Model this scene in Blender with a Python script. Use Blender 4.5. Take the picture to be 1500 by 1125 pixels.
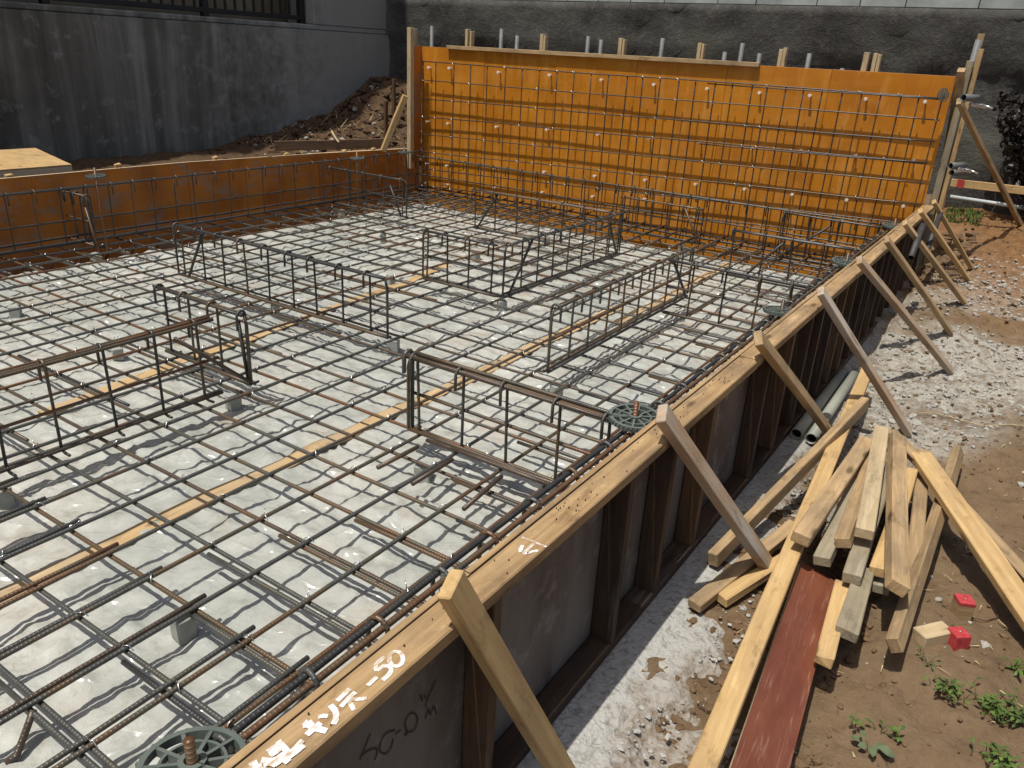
import bpy, bmesh, math, random
import numpy as np
from mathutils import Vector, Matrix, Quaternion
from math import sin, cos, pi, radians

random.seed(7)
RNG = np.random.default_rng(7)
scn = bpy.context.scene
for o in list(bpy.data.objects):
    bpy.data.objects.remove(o)
COL = scn.collection

# ------------------------------------------------------------------ camera
CF, CYAW, CPITCH, CROLL = 1150.49, -.5694, -.4007, .0568
CC = np.array([1.9839, -.7764, 1.4148])
_f = np.array([sin(CYAW) * cos(CPITCH), cos(CYAW) * cos(CPITCH), sin(CPITCH)])
_r = np.cross(_f, [0, 0, 1]); _r /= np.linalg.norm(_r)
_u = np.cross(_r, _f)
CR = cos(CROLL) * _r + sin(CROLL) * _u
CU = -sin(CROLL) * _r + cos(CROLL) * _u
cam_d = bpy.data.cameras.new('camera'); cam = bpy.data.objects.new('camera', cam_d); COL.objects.link(cam)
cam_d.sensor_width = 36; cam_d.sensor_fit = 'HORIZONTAL'; cam_d.lens = 36 * CF / 1500
cam_d.clip_start = .05; cam_d.clip_end = 500
cam.matrix_world = Matrix(((CR[0], CU[0], -_f[0], CC[0]), (CR[1], CU[1], -_f[1], CC[1]), (CR[2], CU[2], -_f[2], CC[2]), (0, 0, 0, 1)))
scn.camera = cam

# ------------------------------------------------------------------ light
SUNV = Vector((-.115, -.32, 1)).normalized()
w = bpy.data.worlds.new('World'); scn.world = w; w.use_nodes = True
nt = w.node_tree; nt.nodes.clear()
sky = nt.nodes.new('ShaderNodeTexSky'); sky.sky_type = 'NISHITA'; sky.sun_disc = False
sky.sun_elevation = math.asin(SUNV.z); sky.sun_rotation = math.atan2(SUNV.x, SUNV.y)
sky.air_density = 1.0; sky.dust_density = 3.5; sky.ozone_density = .6
bg = nt.nodes.new('ShaderNodeBackground'); bg.inputs[1].default_value = .10
out = nt.nodes.new('ShaderNodeOutputWorld')
nt.links.new(sky.outputs[0], bg.inputs[0]); nt.links.new(bg.outputs[0], out.inputs[0])
sl = bpy.data.lights.new('sun', 'SUN'); sl.energy = 4.3; sl.angle = radians(.53); sl.color = (1, .965, .9)
so = bpy.data.objects.new('sun', sl); COL.objects.link(so)
so.rotation_euler = SUNV.to_track_quat('Z', 'Y').to_euler()
scn.view_settings.view_transform = 'Standard'; scn.view_settings.look = 'None'
scn.view_settings.exposure = 0; scn.view_settings.gamma = 1
scn.view_settings.use_curve_mapping = False

# ------------------------------------------------------------------ helpers: rays onto real planes
def ray(u, v):
    return CR * ((u - 750) / CF) - CU * ((v - 562.5) / CF) + _f
def PZ(u, v, z):
    d = ray(u, v); return Vector(CC + d * (z - CC[2]) / d[2])
def PX(u, v, x):
    d = ray(u, v); return Vector(CC + d * (x - CC[0]) / d[0])
def PY(u, v, y):
    d = ray(u, v); return Vector(CC + d * (y - CC[1]) / d[1])

# ------------------------------------------------------------------ numpy noise
def vnoise(x, y, seed=0):
    x = np.asarray(x, float); y = np.asarray(y, float)
    xi = np.floor(x).astype(np.int64); yi = np.floor(y).astype(np.int64)
    xf = x - xi; yf = y - yi
    xf = xf * xf * xf * (xf * (xf * 6 - 15) + 10); yf = yf * yf * yf * (yf * (yf * 6 - 15) + 10)
    def h(a, b):
        n = (a * 374761393 + b * 668265263 + seed * 974634711) & 0xffffffff
        n = ((n ^ (n >> 13)) * 1274126177) & 0xffffffff
        return ((n ^ (n >> 16)) & 0xffff) / 65535.0
    return (h(xi, yi) * (1 - xf) + h(xi + 1, yi) * xf) * (1 - yf) + (h(xi, yi + 1) * (1 - xf) + h(xi + 1, yi + 1) * xf) * yf
def fbm(x, y, s, o=4, seed=0, g=.5):
    t = 0; a = 1; n = 0
    for i in range(o):
        t = t + a * (vnoise(x * s + 17.3 * i, y * s - 9.1 * i, seed + i) - .5); n += a; a *= g; s *= 2.03
    return t / n * 2
def sstep(a, b, x):
    t = np.clip((x - a) / (b - a), 0, 1); return t * t * (3 - 2 * t)

# ------------------------------------------------------------------ material helpers
class NB:
    def __init__(s, name):
        s.m = bpy.data.materials.new(name); s.m.use_nodes = True; s.t = s.m.node_tree
        s.b = s.t.nodes['Principled BSDF']; s.x = 0
    def n(s, typ, **kw):
        nd = s.t.nodes.new('ShaderNode' + typ)
        for k, v in kw.items():
            if k.startswith('i_'):
                key = k[2:]; key = int(key) if key.isdigit() else key.replace('_', ' ')
                s.put(nd.inputs[key], v)
            else: setattr(nd, k, v)
        return nd
    def put(s, sock, v):
        if hasattr(v, 'is_output') or isinstance(v, bpy.types.NodeSocket): s.t.links.new(v, sock)
        else: sock.default_value = v
    def noise(s, vec, scale, detail=4, rough=.55, dist=0):
        return s.n('TexNoise', i_Vector=vec, i_Scale=scale, i_Detail=detail, i_Roughness=rough, i_Distortion=dist).outputs[0]
    def ramp(s, fac, stops):
        r = s.n('ValToRGB'); s.put(r.inputs[0], fac); e = r.color_ramp.elements
        while len(e) < len(stops): e.new(.5)
        for el, (p, c) in zip(e, stops):
            el.position = p; el.color = (c, c, c, 1) if isinstance(c, (int, float)) else (*c, 1)
        return r.outputs[0]
    def mix(s, fac, a, b, mode='MIX'):
        m = s.n('Mix', data_type='RGBA', blend_type=mode)
        s.put(m.inputs[0], fac)
        for i, v in ((6, a), (7, b)):
            s.put(m.inputs[i], (*v, 1) if isinstance(v, tuple) and len(v) == 3 else v)
        return m.outputs[2]
    def math(s, op, a, b=0.0, c=0.0):
        m = s.n('Math', operation=op); s.put(m.inputs[0], a); s.put(m.inputs[1], b); s.put(m.inputs[2], c); return m.outputs[0]
    def coord(s, kind='Object', scale=(1, 1, 1), rnd=False):
        tc = s.n('TexCoord').outputs[kind]
        mp = s.n('Mapping', i_Vector=tc, i_Scale=scale)
        if rnd:
            oi = s.n('ObjectInfo').outputs['Random']
            cb = s.n('CombineXYZ', i_X=s.math('MULTIPLY', oi, 31.0), i_Y=s.math('MULTIPLY', oi, 17.0), i_Z=s.math('MULTIPLY', oi, 53.0))
            s.put(mp.inputs['Location'], cb.outputs[0])
        return mp.outputs[0]
    def done(s, col, rough=.6, bump=None, bs=.3, bd=.01, spec=.5, metal=0, coat=None):
        s.put(s.b.inputs['Base Color'], (*col, 1) if isinstance(col, tuple) else col)
        s.put(s.b.inputs['Roughness'], rough); s.put(s.b.inputs['Specular IOR Level'], spec); s.put(s.b.inputs['Metallic'], metal)
        if coat: s.put(s.b.inputs['Coat Weight'], coat[0]); s.put(s.b.inputs['Coat Roughness'], coat[1])
        if bump is not None:
            b = s.n('Bump', i_Height=bump, i_Strength=bs, i_Distance=bd); s.put(s.b.inputs['Normal'], b.outputs[0])
        return s.m

def wood(name, light, dark, stain=(.16, .12, .08), stain_amt=.5, var=.4, rough=.62, knots=True):
    b = NB(name)
    grain = b.noise(b.coord(scale=(2.5, 55, 55), rnd=True), 1, 5, .6, .6)
    fine = b.noise(b.coord(scale=(14, 260, 260), rnd=True), 1, 3, .6)
    blot = b.noise(b.coord(scale=(3.2, 9, 9), rnd=True), 1, 5, .62)
    c = b.ramp(grain, [(.3, dark), (.62, light)])
    c = b.mix(b.math('MULTIPLY', b.ramp(fine, [(.35, 1.0), (.6, 0.0)]), .22), c, dark)
    c = b.mix(b.math('MULTIPLY', b.ramp(blot, [(.44, 0.0), (.66, 1.0)]), stain_amt), c, stain)
    ug = b.noise(b.coord(scale=(7, 16, 16), rnd=True), 1, 6, .7)
    c = b.mix(b.ramp(ug, [(.55, 0.0), (.70, .7)]), c, tuple(x * .4 for x in dark))
    lw_ = b.noise(b.coord(scale=(1.6, 20, 20), rnd=True), 1, 4, .7)
    c = b.mix(b.ramp(lw_, [(.60, 0.0), (.72, .55)]), c, tuple(min(1, x * 1.05 + .10) for x in light))
    c = b.mix(b.ramp(ug, [(.26, .5), (.4, 0.0)]), c, tuple(min(1, x * 1.25 + .04) for x in light))
    if knots:
        v = b.n('TexVoronoi', i_Vector=b.coord(scale=(3.6, 10, 10), rnd=True), i_Scale=1.0).outputs['Distance']
        c = b.mix(b.ramp(v, [(.07, .9), (.15, 0.0)]), c, tuple(x * .35 for x in dark))
    oi = b.n('ObjectInfo').outputs['Random']
    hsv = b.n('HueSaturation', i_Color=c, i_Value=b.math('ADD', b.math('MULTIPLY', oi, var), 1 - var * .5))
    return b.done(hsv.outputs[0], b.ramp(blot, [(.3, rough - .1), (.7, rough + .2)]), grain, .35, .004, spec=.35)

def make_rebar(name, rust_amt=.5, base=(.10, .10, .088), ribs=True):
    b = NB(name)
    oi = b.n('ObjectInfo').outputs['Random']
    g = b.n('NewGeometry').outputs['Position']
    n1 = b.n('TexNoise', noise_dimensions='4D', i_Vector=g, i_W=b.math('MULTIPLY', oi, 60.0), i_Scale=5.0, i_Detail=5.0, i_Roughness=.62).outputs[0]
    n2 = b.n('TexNoise', i_Vector=g, i_Scale=46.0, i_Detail=3.0).outputs[0]
    c = b.mix(n2, tuple(x * .6 for x in base), tuple(x * 1.5 for x in base))
    tone = b.math('ADD', n1, b.math('MULTIPLY', b.math('SUBTRACT', oi, .5), .38))
    olive = b.mix(b.ramp(tone, [(.46, 0.0), (.64, .75)]), c, (.115, .092, .05))
    rust = b.mix(n2, (.085, .036, .017), (.23, .105, .045))
    c = b.mix(b.math('MULTIPLY', b.ramp(tone, [(.55, 0.0), (.72, 1.0)]), rust_amt), olive, rust)
    hgt = n2
    if ribs:
        a = b.n('Attribute', attribute_name='arc').outputs['Fac']
        s1 = b.math('SINE', b.math('MULTIPLY', a, 2 * pi / .0105))
        hgt = b.math('ADD', b.math('MULTIPLY', n2, .25), b.math('MULTIPLY', b.math('MAXIMUM', s1, 0.0), .55))
    return b.done(c, .42, hgt, .5, .0018, spec=.6, metal=.3)

MW = {}
MW['plank'] = wood('weathered_form_timber', (.41, .275, .135), (.25, .15, .065), (.17, .115, .065), .8, .25)
MW['fresh'] = wood('fresh_pine', (.56, .385, .175), (.40, .25, .10), (.33, .22, .11), .6, .2)
MW['tan'] = wood('tan_timber', (.47, .325, .17), (.28, .18, .085), (.20, .145, .085), .8, .35)
MW['grey'] = wood('greyed_timber', (.34, .29, .195), (.22, .18, .115), (.16, .13, .085), .6, .25)
MW['pink'] = wood('pinkish_timber', (.42, .285, .17), (.29, .185, .105), (.40, .375, .32), .8, .2)
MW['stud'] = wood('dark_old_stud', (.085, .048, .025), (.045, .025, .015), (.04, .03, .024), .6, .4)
MW['brown'] = wood('dark_brown_timber', (.15, .085, .042), (.08, .045, .022), (.09, .06, .04), .5, .3)
MW['pale'] = wood('pale_bleached_wood', (.54, .42, .25), (.40, .30, .165), (.30, .22, .13), .5, .1)
REB = make_rebar('rebar_steel', .75, (.075, .075, .068))
REBD = make_rebar('rebar_dark_steel', .4, (.040, .040, .040))
REBR = make_rebar('rebar_rusty', 1.0, (.08, .058, .042))
REBF = make_rebar('rebar_far', .5, (.048, .045, .040), ribs=False)

def mk_simple(name, c1, c2, sc, rough=.6, bs=.2, bd=.005, spec=.5, metal=0):
    b = NB(name); n = b.noise(b.coord(rnd=True), sc, 6, .6)
    return b.done(b.ramp(n, [(.3, c1), (.7, c2)]), rough, n, bs, bd, spec, metal)
M_WIRE = mk_simple('tie_wire_steel', (.45, .45, .44), (.75, .75, .74), 40, .28, metal=.9)
M_SPACER = mk_simple('mortar_spacer', (.25, .26, .23), (.36, .365, .33), 30, .85, .5)
M_WHEEL = mk_simple('grey_green_plastic', (.085, .105, .09), (.13, .15, .13), 12, .45)
M_GALV = mk_simple('galvanised_pipe', (.085, .088, .085), (.16, .165, .16), 9, .6)
M_DSTEEL = mk_simple('dark_old_steel', (.022, .022, .022), (.06, .055, .05), 12, .6)
M_PIPE = mk_simple('grey_green_pipe', (.24, .245, .20), (.33, .33, .27), 6, .6)
M_BLACK = mk_simple('painted_bore_shade', (.01, .01, .01), (.02, .02, .02), 6, .9)  # near-black discs that paint the shade inside pipe ends
def mk_paint():
    b = NB('worn_white_paint'); g = b.n('NewGeometry').outputs['Position']
    n = b.noise(b.n('Mapping', i_Vector=g, i_Scale=(160, 38, 1)).outputs[0], 1, 4, .65); n2 = b.noise(g, 14, 3)
    f = b.ramp(b.math('ADD', n, b.math('MULTIPLY', b.math('SUBTRACT', n2, .5), .5)), [(.40, 0.0), (.56, 1.0)])
    return b.done(b.mix(f, (.44, .33, .21), (.74, .73, .71)), .75)
M_WHITE = mk_paint()
M_MARK = mk_simple('dark_red_marker', (.035, .006, .006), (.06, .010, .010), 60, .7)
def mk_red():
    b = NB('dusty_red_paint'); co = b.coord(rnd=True); n = b.noise(co, 45, 5, .65); n2 = b.noise(co, 160, 3, .6)
    c = b.ramp(n, [(.3, (.34, .022, .028)), (.7, (.48, .055, .06))]); c = b.mix(b.ramp(n2, [(.52, 0.0), (.72, .5)]), c, (.30, .17, .12))
    return b.done(c, .55, n2, .2, .002, spec=.3)
M_RED = mk_red()
M_CONE = mk_simple('pinkish_plastic_cone', (.70, .60, .50), (.85, .78, .70), 20, .5)
M_PLYEDGE = mk_simple('ply_edge', (.55, .44, .28), (.70, .60, .42), 80, .7)
M_FENCE = mk_simple('dark_bronze_metal', (.010, .009, .008), (.018, .016, .014), 9, .5)
M_NAIL = mk_simple('nail_hole', (.02, .015, .01), (.05, .03, .02), 90, .8)

def mk_orange():
    b = NB('orange_coated_plywood')
    oi = b.n('ObjectInfo').outputs['Random']
    co = b.coord(scale=(1, 1, 1), rnd=True)
    n = b.noise(co, 2.2, 5, .6); n2 = b.noise(b.coord(scale=(9, 9, 2.0), rnd=True), 1, 5, .65)
    c = b.ramp(n, [(.28, (.36, .115, .006)), (.5, (.48, .172, .008)), (.72, (.58, .222, .012))])
    c = b.mix(b.ramp(n2, [(.5, 0.0), (.75, .4)]), c, (.62, .26, .04))
    sm = b.noise(b.coord(scale=(2.2, 14, 14), rnd=True), 1, 5, .65)
    c = b.mix(b.ramp(sm, [(.52, 0.0), (.7, .5)]), c, (.66, .33, .09))
    c = b.mix(b.ramp(sm, [(.3, .45), (.42, 0.0)]), c, (.33, .105, .006))
    sp = b.noise(b.coord(rnd=True), 34, 3, .6)
    c = b.mix(b.ramp(sp, [(.70, 0.0), (.76, .7)]), c, (.50, .42, .33))
    c = b.mix(b.math('MULTIPLY', oi, .18), c, (.60, .25, .035))
    return b.done(c, b.ramp(n2, [(.3, .26), (.7, .5)]), n2, .06, .01, spec=.4)
M_ORANGE = mk_orange()
def mk_orange_old():
    b = NB('used_orange_plywood')
    co = b.coord(rnd=True)
    n = b.noise(co, 2.2, 5, .6); n2 = b.noise(b.coord(scale=(5, 5, 9), rnd=True), 1, 6, .68)
    c = b.ramp(n, [(.3, (.26, .075, .008)), (.55, (.46, .15, .014)), (.7, (.55, .21, .03))])
    c = b.mix(b.ramp(n2, [(.5, 0.0), (.64, .8)]), c, (.24, .19, .15))
    c = b.mix(b.ramp(n, [(.58, 0.0), (.75, .55)]), c, (.20, .09, .03))
    return b.done(c, .45, n2, .08, .01, spec=.4)
M_ORANGE2 = mk_orange_old()
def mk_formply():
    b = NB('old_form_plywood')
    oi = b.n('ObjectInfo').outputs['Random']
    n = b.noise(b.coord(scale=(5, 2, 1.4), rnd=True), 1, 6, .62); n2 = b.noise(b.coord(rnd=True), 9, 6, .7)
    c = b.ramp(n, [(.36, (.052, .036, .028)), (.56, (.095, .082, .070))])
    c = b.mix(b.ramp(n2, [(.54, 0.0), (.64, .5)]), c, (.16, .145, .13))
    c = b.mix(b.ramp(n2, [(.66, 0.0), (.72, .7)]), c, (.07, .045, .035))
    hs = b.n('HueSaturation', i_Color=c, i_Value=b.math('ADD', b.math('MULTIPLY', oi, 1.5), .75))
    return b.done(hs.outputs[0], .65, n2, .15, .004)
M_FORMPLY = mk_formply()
def mk_redpanel():
    b = NB('red_brown_coated_board')
    n = b.noise(b.coord(scale=(3, 9, 9), rnd=True), 1, 6, .65); sc = b.noise(b.coord(scale=(5, 90, 90)), 1, 3, .7, 1.2)
    c = b.ramp(n, [(.3, (.105, .028, .014)), (.68, (.19, .062, .030))])
    c = b.mix(b.ramp(sc, [(.56, 0.0), (.72, .5)]), c, (.33, .20, .15))
    return b.done(c, b.ramp(n, [(.3, .3), (.7, .5)]), sc, .08, .003)
M_REDP = mk_redpanel()

def mk_sheet():
    b = NB('plastic_sheet_over_concrete')
    g = b.n('NewGeometry').outputs['Position']
    n1 = b.noise(g, 1.6, 6, .6); n2 = b.noise(g, 9, 6, .68); n3 = b.noise(g, 34, 5, .6, .8)
    vor = b.n('TexVoronoi', feature='SMOOTH_F1', i_Vector=b.mix(.12, g, b.n('TexNoise', i_Vector=g, i_Scale=6.0).outputs[1]), i_Scale=13.0).outputs['Distance']
    c = b.ramp(n1, [(.3, (.345, .355, .305)), (.5, (.42, .42, .37)), (.72, (.46, .43, .36))])
    c = b.mix(b.ramp(n2, [(.42, 0.0), (.62, .42)]), c, (.53, .545, .50))
    c = b.mix(b.ramp(n2, [(.32, .7), (.45, 0.0)]), c, (.26, .255, .215))
    n4 = b.noise(g, 21, 6, .72, .5)
    c = b.mix(b.ramp(n4, [(.34, .6), (.47, 0.0)]), c, (.30, .285, .235))
    c = b.mix(b.ramp(n3, [(.55, 0.0), (.72, .3)]), c, (.55, .555, .525))
    lg = b.noise(g, .75, 4, .6)
    c = b.mix(b.ramp(lg, [(.40, .5), (.56, 0.0)]), c, (.31, .325, .30))
    c = b.mix(b.ramp(lg, [(.54, 0.0), (.68, .4)]), c, (.50, .51, .49))
    sp = b.noise(g, 3.1, 3, .5)
    c = b.mix(b.ramp(sp, [(.60, 0.0), (.70, .45)]), c, (.37, .295, .22))
    h = b.math('ADD', b.math('MULTIPLY', vor, .6), b.math('MULTIPLY', n3, .5))
    cr = b.n('TexVoronoi', feature='DISTANCE_TO_EDGE', i_Vector=b.mix(.16, b.n('Mapping', i_Vector=g, i_Scale=(1.0, 1.7, 1.0)).outputs[0], b.n('TexNoise', i_Vector=g, i_Scale=4.0, i_Detail=3.0).outputs[1]), i_Scale=8.5).outputs[0]
    crease = b.ramp(cr, [(.0, 1.0), (.10, 0.0)])
    fine = b.noise(g, 60, 3, .6, 1.5)
    b.done(c, .55, b.math('ADD', n3, b.math('MULTIPLY', vor, .4)), .5, .008, spec=.3, coat=(.75, .19))
    cb = b.n('Bump', i_Height=b.math('ADD', b.math('ADD', b.math('MULTIPLY', crease, .8), b.math('MULTIPLY', fine, .10)), b.math('MULTIPLY', vor, .7)), i_Strength=.6, i_Distance=.010)
    b.put(b.b.inputs['Coat Normal'], cb.outputs[0])
    return b.m
M_SHEET = mk_sheet()

def mk_ground():
    b = NB('soil')
    g = b.n('NewGeometry').outputs['Position']
    n1 = b.noise(g, 1.7, 6, .6); n2 = b.noise(g, 17, 7, .68); n3 = b.noise(g, 80, 4, .6)
    c = b.ramp(n1, [(.3, (.115, .074, .040)), (.7, (.180, .122, .070))])
    c = b.mix(b.ramp(n2, [(.45, 0.0), (.75, .5)]), c, (.235, .165, .10))
    c = b.mix(b.ramp(n2, [(.28, .55), (.42, 0.0)]), c, (.07, .042, .025))
    c = b.mix(b.ramp(n3, [(.68, 0.0), (.78, .6)]), c, (.32, .27, .21))
    rub = b.n('Attribute', attribute_name='rubble').outputs['Fac']
    k = b.math('MULTIPLY', rub, b.ramp(n2, [(.34, 0.2), (.55, 1.0)]))
    gc = b.ramp(n3, [(.3, (.27, .25, .205)), (.7, (.43, .41, .355))])
    c = b.mix(k, c, gc)
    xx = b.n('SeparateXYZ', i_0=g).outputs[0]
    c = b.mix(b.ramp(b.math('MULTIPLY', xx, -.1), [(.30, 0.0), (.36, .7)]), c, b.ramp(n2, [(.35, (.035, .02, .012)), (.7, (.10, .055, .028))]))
    org = b.n('Attribute', attribute_name='clay').outputs['Fac']
    c = b.mix(b.math('MULTIPLY', org, .75), c, b.ramp(n2, [(.3, (.12, .058, .022)), (.7, (.27, .135, .05))]))
    return b.done(c, .95, b.math('ADD', b.math('MULTIPLY', n2, .8), b.math('MULTIPLY', n3, .4)), .9, .02, spec=.15)
M_GROUND = mk_ground()
M_CLOD = mk_simple('earth_clod', (.095, .06, .033), (.19, .125, .07), 18, .95, .6, .01, .1)
M_CLODD = mk_simple('damp_earth_clod', (.045, .026, .016), (.11, .062, .034), 18, .9, .6, .01, .2)
M_RUBBLE = mk_simple('grey_rubble', (.24, .225, .19), (.42, .40, .35), 14, .95, .6, .01, .1)

def mk_concrete(name, a, b_, c_, rough=.85):
    b = NB(name)
    g = b.n('NewGeometry').outputs['Position']
    n1 = b.noise(g, 2.5, 6, .6); n2 = b.noise(g, 45, 5, .65)
    v = b.n('TexVoronoi', i_Vector=b.mix(.05, g, b.n('TexNoise', i_Vector=g, i_Scale=30.0).outputs[1]), i_Scale=55.0).outputs['Distance']
    c = b.ramp(n1, [(.3, a), (.7, b_)])
    c = b.mix(b.ramp(n2, [(.35, .6), (.5, 0.0)]), c, c_)
    dt = b.n('Attribute', attribute_name='dirt').outputs['Fac']
    c = b.mix(b.math('MULTIPLY', dt, b.ramp(n2, [(.3, 1.0), (.62, .35)])), c, (.20, .145, .095))
    return b.done(c, rough, b.math('ADD', n2, b.math('MULTIPLY', v, .6)), .8, .012, spec=.15)
M_LEAN = mk_concrete('lean_concrete', (.33, .315, .28), (.45, .44, .405), (.17, .15, .12))

def mk_oldwall():
    b = NB('stained_concrete_wall')
    g = b.n('NewGeometry').outputs['Position']
    st = b.n('Mapping', i_Vector=g, i_Scale=(4.2, 4.2, .22)).outputs[0]
    n1 = b.noise(g, .9, 6, .62); n2 = b.noise(st, 1.3, 6, .65, .3); n3 = b.noise(g, 7, 7, .7)
    c = b.ramp(n2, [(.3, (.095, .092, .076)), (.50, (.16, .157, .135)), (.70, (.30, .295, .262))])
    c = b.mix(b.ramp(n1, [(.35, .6), (.55, 0.0)]), c, (.055, .053, .042))
    c = b.mix(b.ramp(n3, [(.56, 0.0), (.70, .6)]), c, (.36, .35, .315))
    y = b.n('SeparateXYZ', i_0=g).outputs[1]
    yl = b.math('ADD', b.math('MULTIPLY', y, .3), b.math('MULTIPLY', n3, 1.2))
    c = b.mix(b.ramp(b.math('SUBTRACT', yl, 1.75), [(.3, 0.0), (.85, .8)]), c, (.34, .335, .31))
    return b.done(c, .9, n3, .3, .02, spec=.2)
M_OLDWALL = mk_oldwall()
def mk_darkwall():
    b = NB('mossy_dark_stone_wall')
    g = b.n('NewGeometry').outputs['Position']
    n1 = b.noise(g, 1.3, 7, .65); n2 = b.noise(g, 14, 8, .72); n3 = b.noise(g, 60, 4, .6)
    c = b.ramp(n1, [(.35, (.050, .048, .044)), (.65, (.105, .102, .092))])
    c = b.mix(b.ramp(n2, [(.5, 0.0), (.7, .5)]), c, (.16, .155, .14))
    c = b.mix(b.ramp(n1, [(.5, 0.0), (.7, .35)]), c, (.07, .085, .04))
    c = b.mix(b.ramp(n3, [(.70, 0.0), (.8, .6)]), c, (.25, .25, .24))
    x = b.n('SeparateXYZ', i_0=g).outputs[0]
    k = b.math('SUBTRACT', b.math('MULTIPLY', b.math('ADD', x, 4.9), -1.0), b.math('MULTIPLY', n2, 1.1))
    c = b.mix(b.ramp(k, [(.15, 0.0), (.75, .6)]), c, b.ramp(n2, [(.3, (.16, .155, .135)), (.7, (.32, .31, .275))]))
    return b.done(c, .95, b.math('ADD', n2, b.math('MULTIPLY', n3, .4)), .6, .03, spec=.15)
M_DARKWALL = mk_darkwall()
M_BLOCK = mk_simple('pale_concrete_block', (.22, .245, .23), (.46, .49, .465), 3, .9, .3)
def mk_leaf(name, a, c):
    b = NB(name); oi = b.noise(b.n('NewGeometry').outputs['Position'], 30, 3, .6)
    m = b.done(b.ramp(oi, [(.3, a), (.7, c)]), .5, spec=.35)
    return m
M_LEAF = mk_leaf('weed_leaf', (.030, .062, .014), (.115, .17, .03))
M_LEAFG = mk_leaf('dusty_leaf', (.07, .10, .045), (.13, .16, .08))
M_LEAFD = mk_leaf('near_black_leaf', (.010, .009, .008), (.028, .02, .017))
M_STRAW = mk_leaf('dry_straw', (.35, .27, .13), (.55, .45, .24))

# ------------------------------------------------------------------ mesh helpers
def tag(o, label=None, cat=None, group=None, kind=None):
    for k, v in (('label', label), ('category', cat), ('group', group), ('kind', kind)):
        if v: o[k] = v
    return o
def link(o, parent=None):
    COL.objects.link(o)
    if parent is not None: o.parent = parent
    return o
def root(name, loc, label, cat, group=None, kind=None):
    o = bpy.data.objects.new(name, None); o.empty_display_size = .05
    o.location = loc; o.matrix_world = Matrix.Translation(Vector(loc))
    return tag(link(o), label, cat, group, kind)
def place(name, me, mw, parent=None, mat=None):
    """link mesh ME as an object standing at world matrix MW under PARENT (an unrotated Empty)"""
    o = bpy.data.objects.new(name, me); link(o, parent)
    mw = Matrix(mw)
    if parent is not None:
        p = parent; off = Vector((0, 0, 0))
        M = Matrix.Identity(4)
        while p is not None:
            M = p.matrix_basis @ M; p = p.parent
        mw = M.inverted() @ mw
    o.matrix_basis = mw
    return o
def mesh(name, verts, faces, mat, smooth=False, attrs=None):
    me = bpy.data.meshes.new(name)
    me.from_pydata([tuple(v) for v in verts], [], [tuple(f) for f in faces])
    me.materials.append(mat)
    if smooth: me.polygons.foreach_set('use_smooth', [True] * len(me.polygons))
    for k, a in (attrs or {}).items():
        at = me.attributes.new(k, 'FLOAT', 'POINT'); at.data.foreach_set('value', np.asarray(a, np.float32))
    me.update(); return me

class TB:
    """collects tubes into one mesh"""
    def __init__(s): s.v = []; s.f = []; s.a = []
    def tube(s, pts, r, n=8, cap=True):
        P = np.asarray([tuple(p) for p in pts], float)
        T = np.gradient(P, axis=0) if len(P) > 2 else np.repeat((P[1:] - P[:1]), 2, 0)
        T /= np.linalg.norm(T, axis=1)[:, None] + 1e-12
        up = np.array([0, 0, 1.]) if abs(T[0][2]) < .9 else np.array([1., 0, 0])
        N = np.cross(T[0], up); N /= np.linalg.norm(N)
        arc = np.r_[0, np.cumsum(np.linalg.norm(np.diff(P, axis=0), axis=1))]
        off0 = random.random()
        b0 = len(s.v); th = np.arange(n) * 2 * pi / n
        for i in range(len(P)):
            N = N - T[i] * (N @ T[i]); N /= np.linalg.norm(N) + 1e-12
            B = np.cross(T[i], N)
            for t in th:
                s.v.append(P[i] + r * (cos(t) * N + sin(t) * B)); s.a.append(arc[i] + off0)
        for i in range(len(P) - 1):
            for k in range(n):
                a = b0 + i * n + k; b = b0 + i * n + (k + 1) % n
                s.f.append((a, b, b + n, a + n))
        if cap:
            s.f.append(tuple(b0 + k for k in range(n))[::-1])
            s.f.append(tuple(b0 + (len(P) - 1) * n + k for k in range(n)))
        return s
    def mesh(s, name, mat): return mesh(name, s.v, s.f, mat, True, {'arc': s.a})

def wob(a, b, step=.12, amp=.003, sag=0):
    """polyline a->b with the slight irregularity of a site-laid bar"""
    a = np.array(a, float); b = np.array(b, float); L = np.linalg.norm(b - a); n = max(2, int(L / step) + 1)
    t = np.linspace(0, 1, n)[:, None]; P = a + (b - a) * t
    s1, s2, ph = RNG.uniform(.6, 1.5, 2).tolist() + [RNG.uniform(0, 6)]
    d = (b - a) / L; side = np.cross(d, [0, 0, 1.]);
    if np.linalg.norm(side) < .1: side = np.array([1., 0, 0])
    k = t[:, 0] * L
    P += side * (np.sin(k * 1.7 * s1 + ph) * amp)[:, None]
    P[:, 2] += np.sin(k * 2.3 * s2 + ph * 2) * amp * .8
    return P

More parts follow.
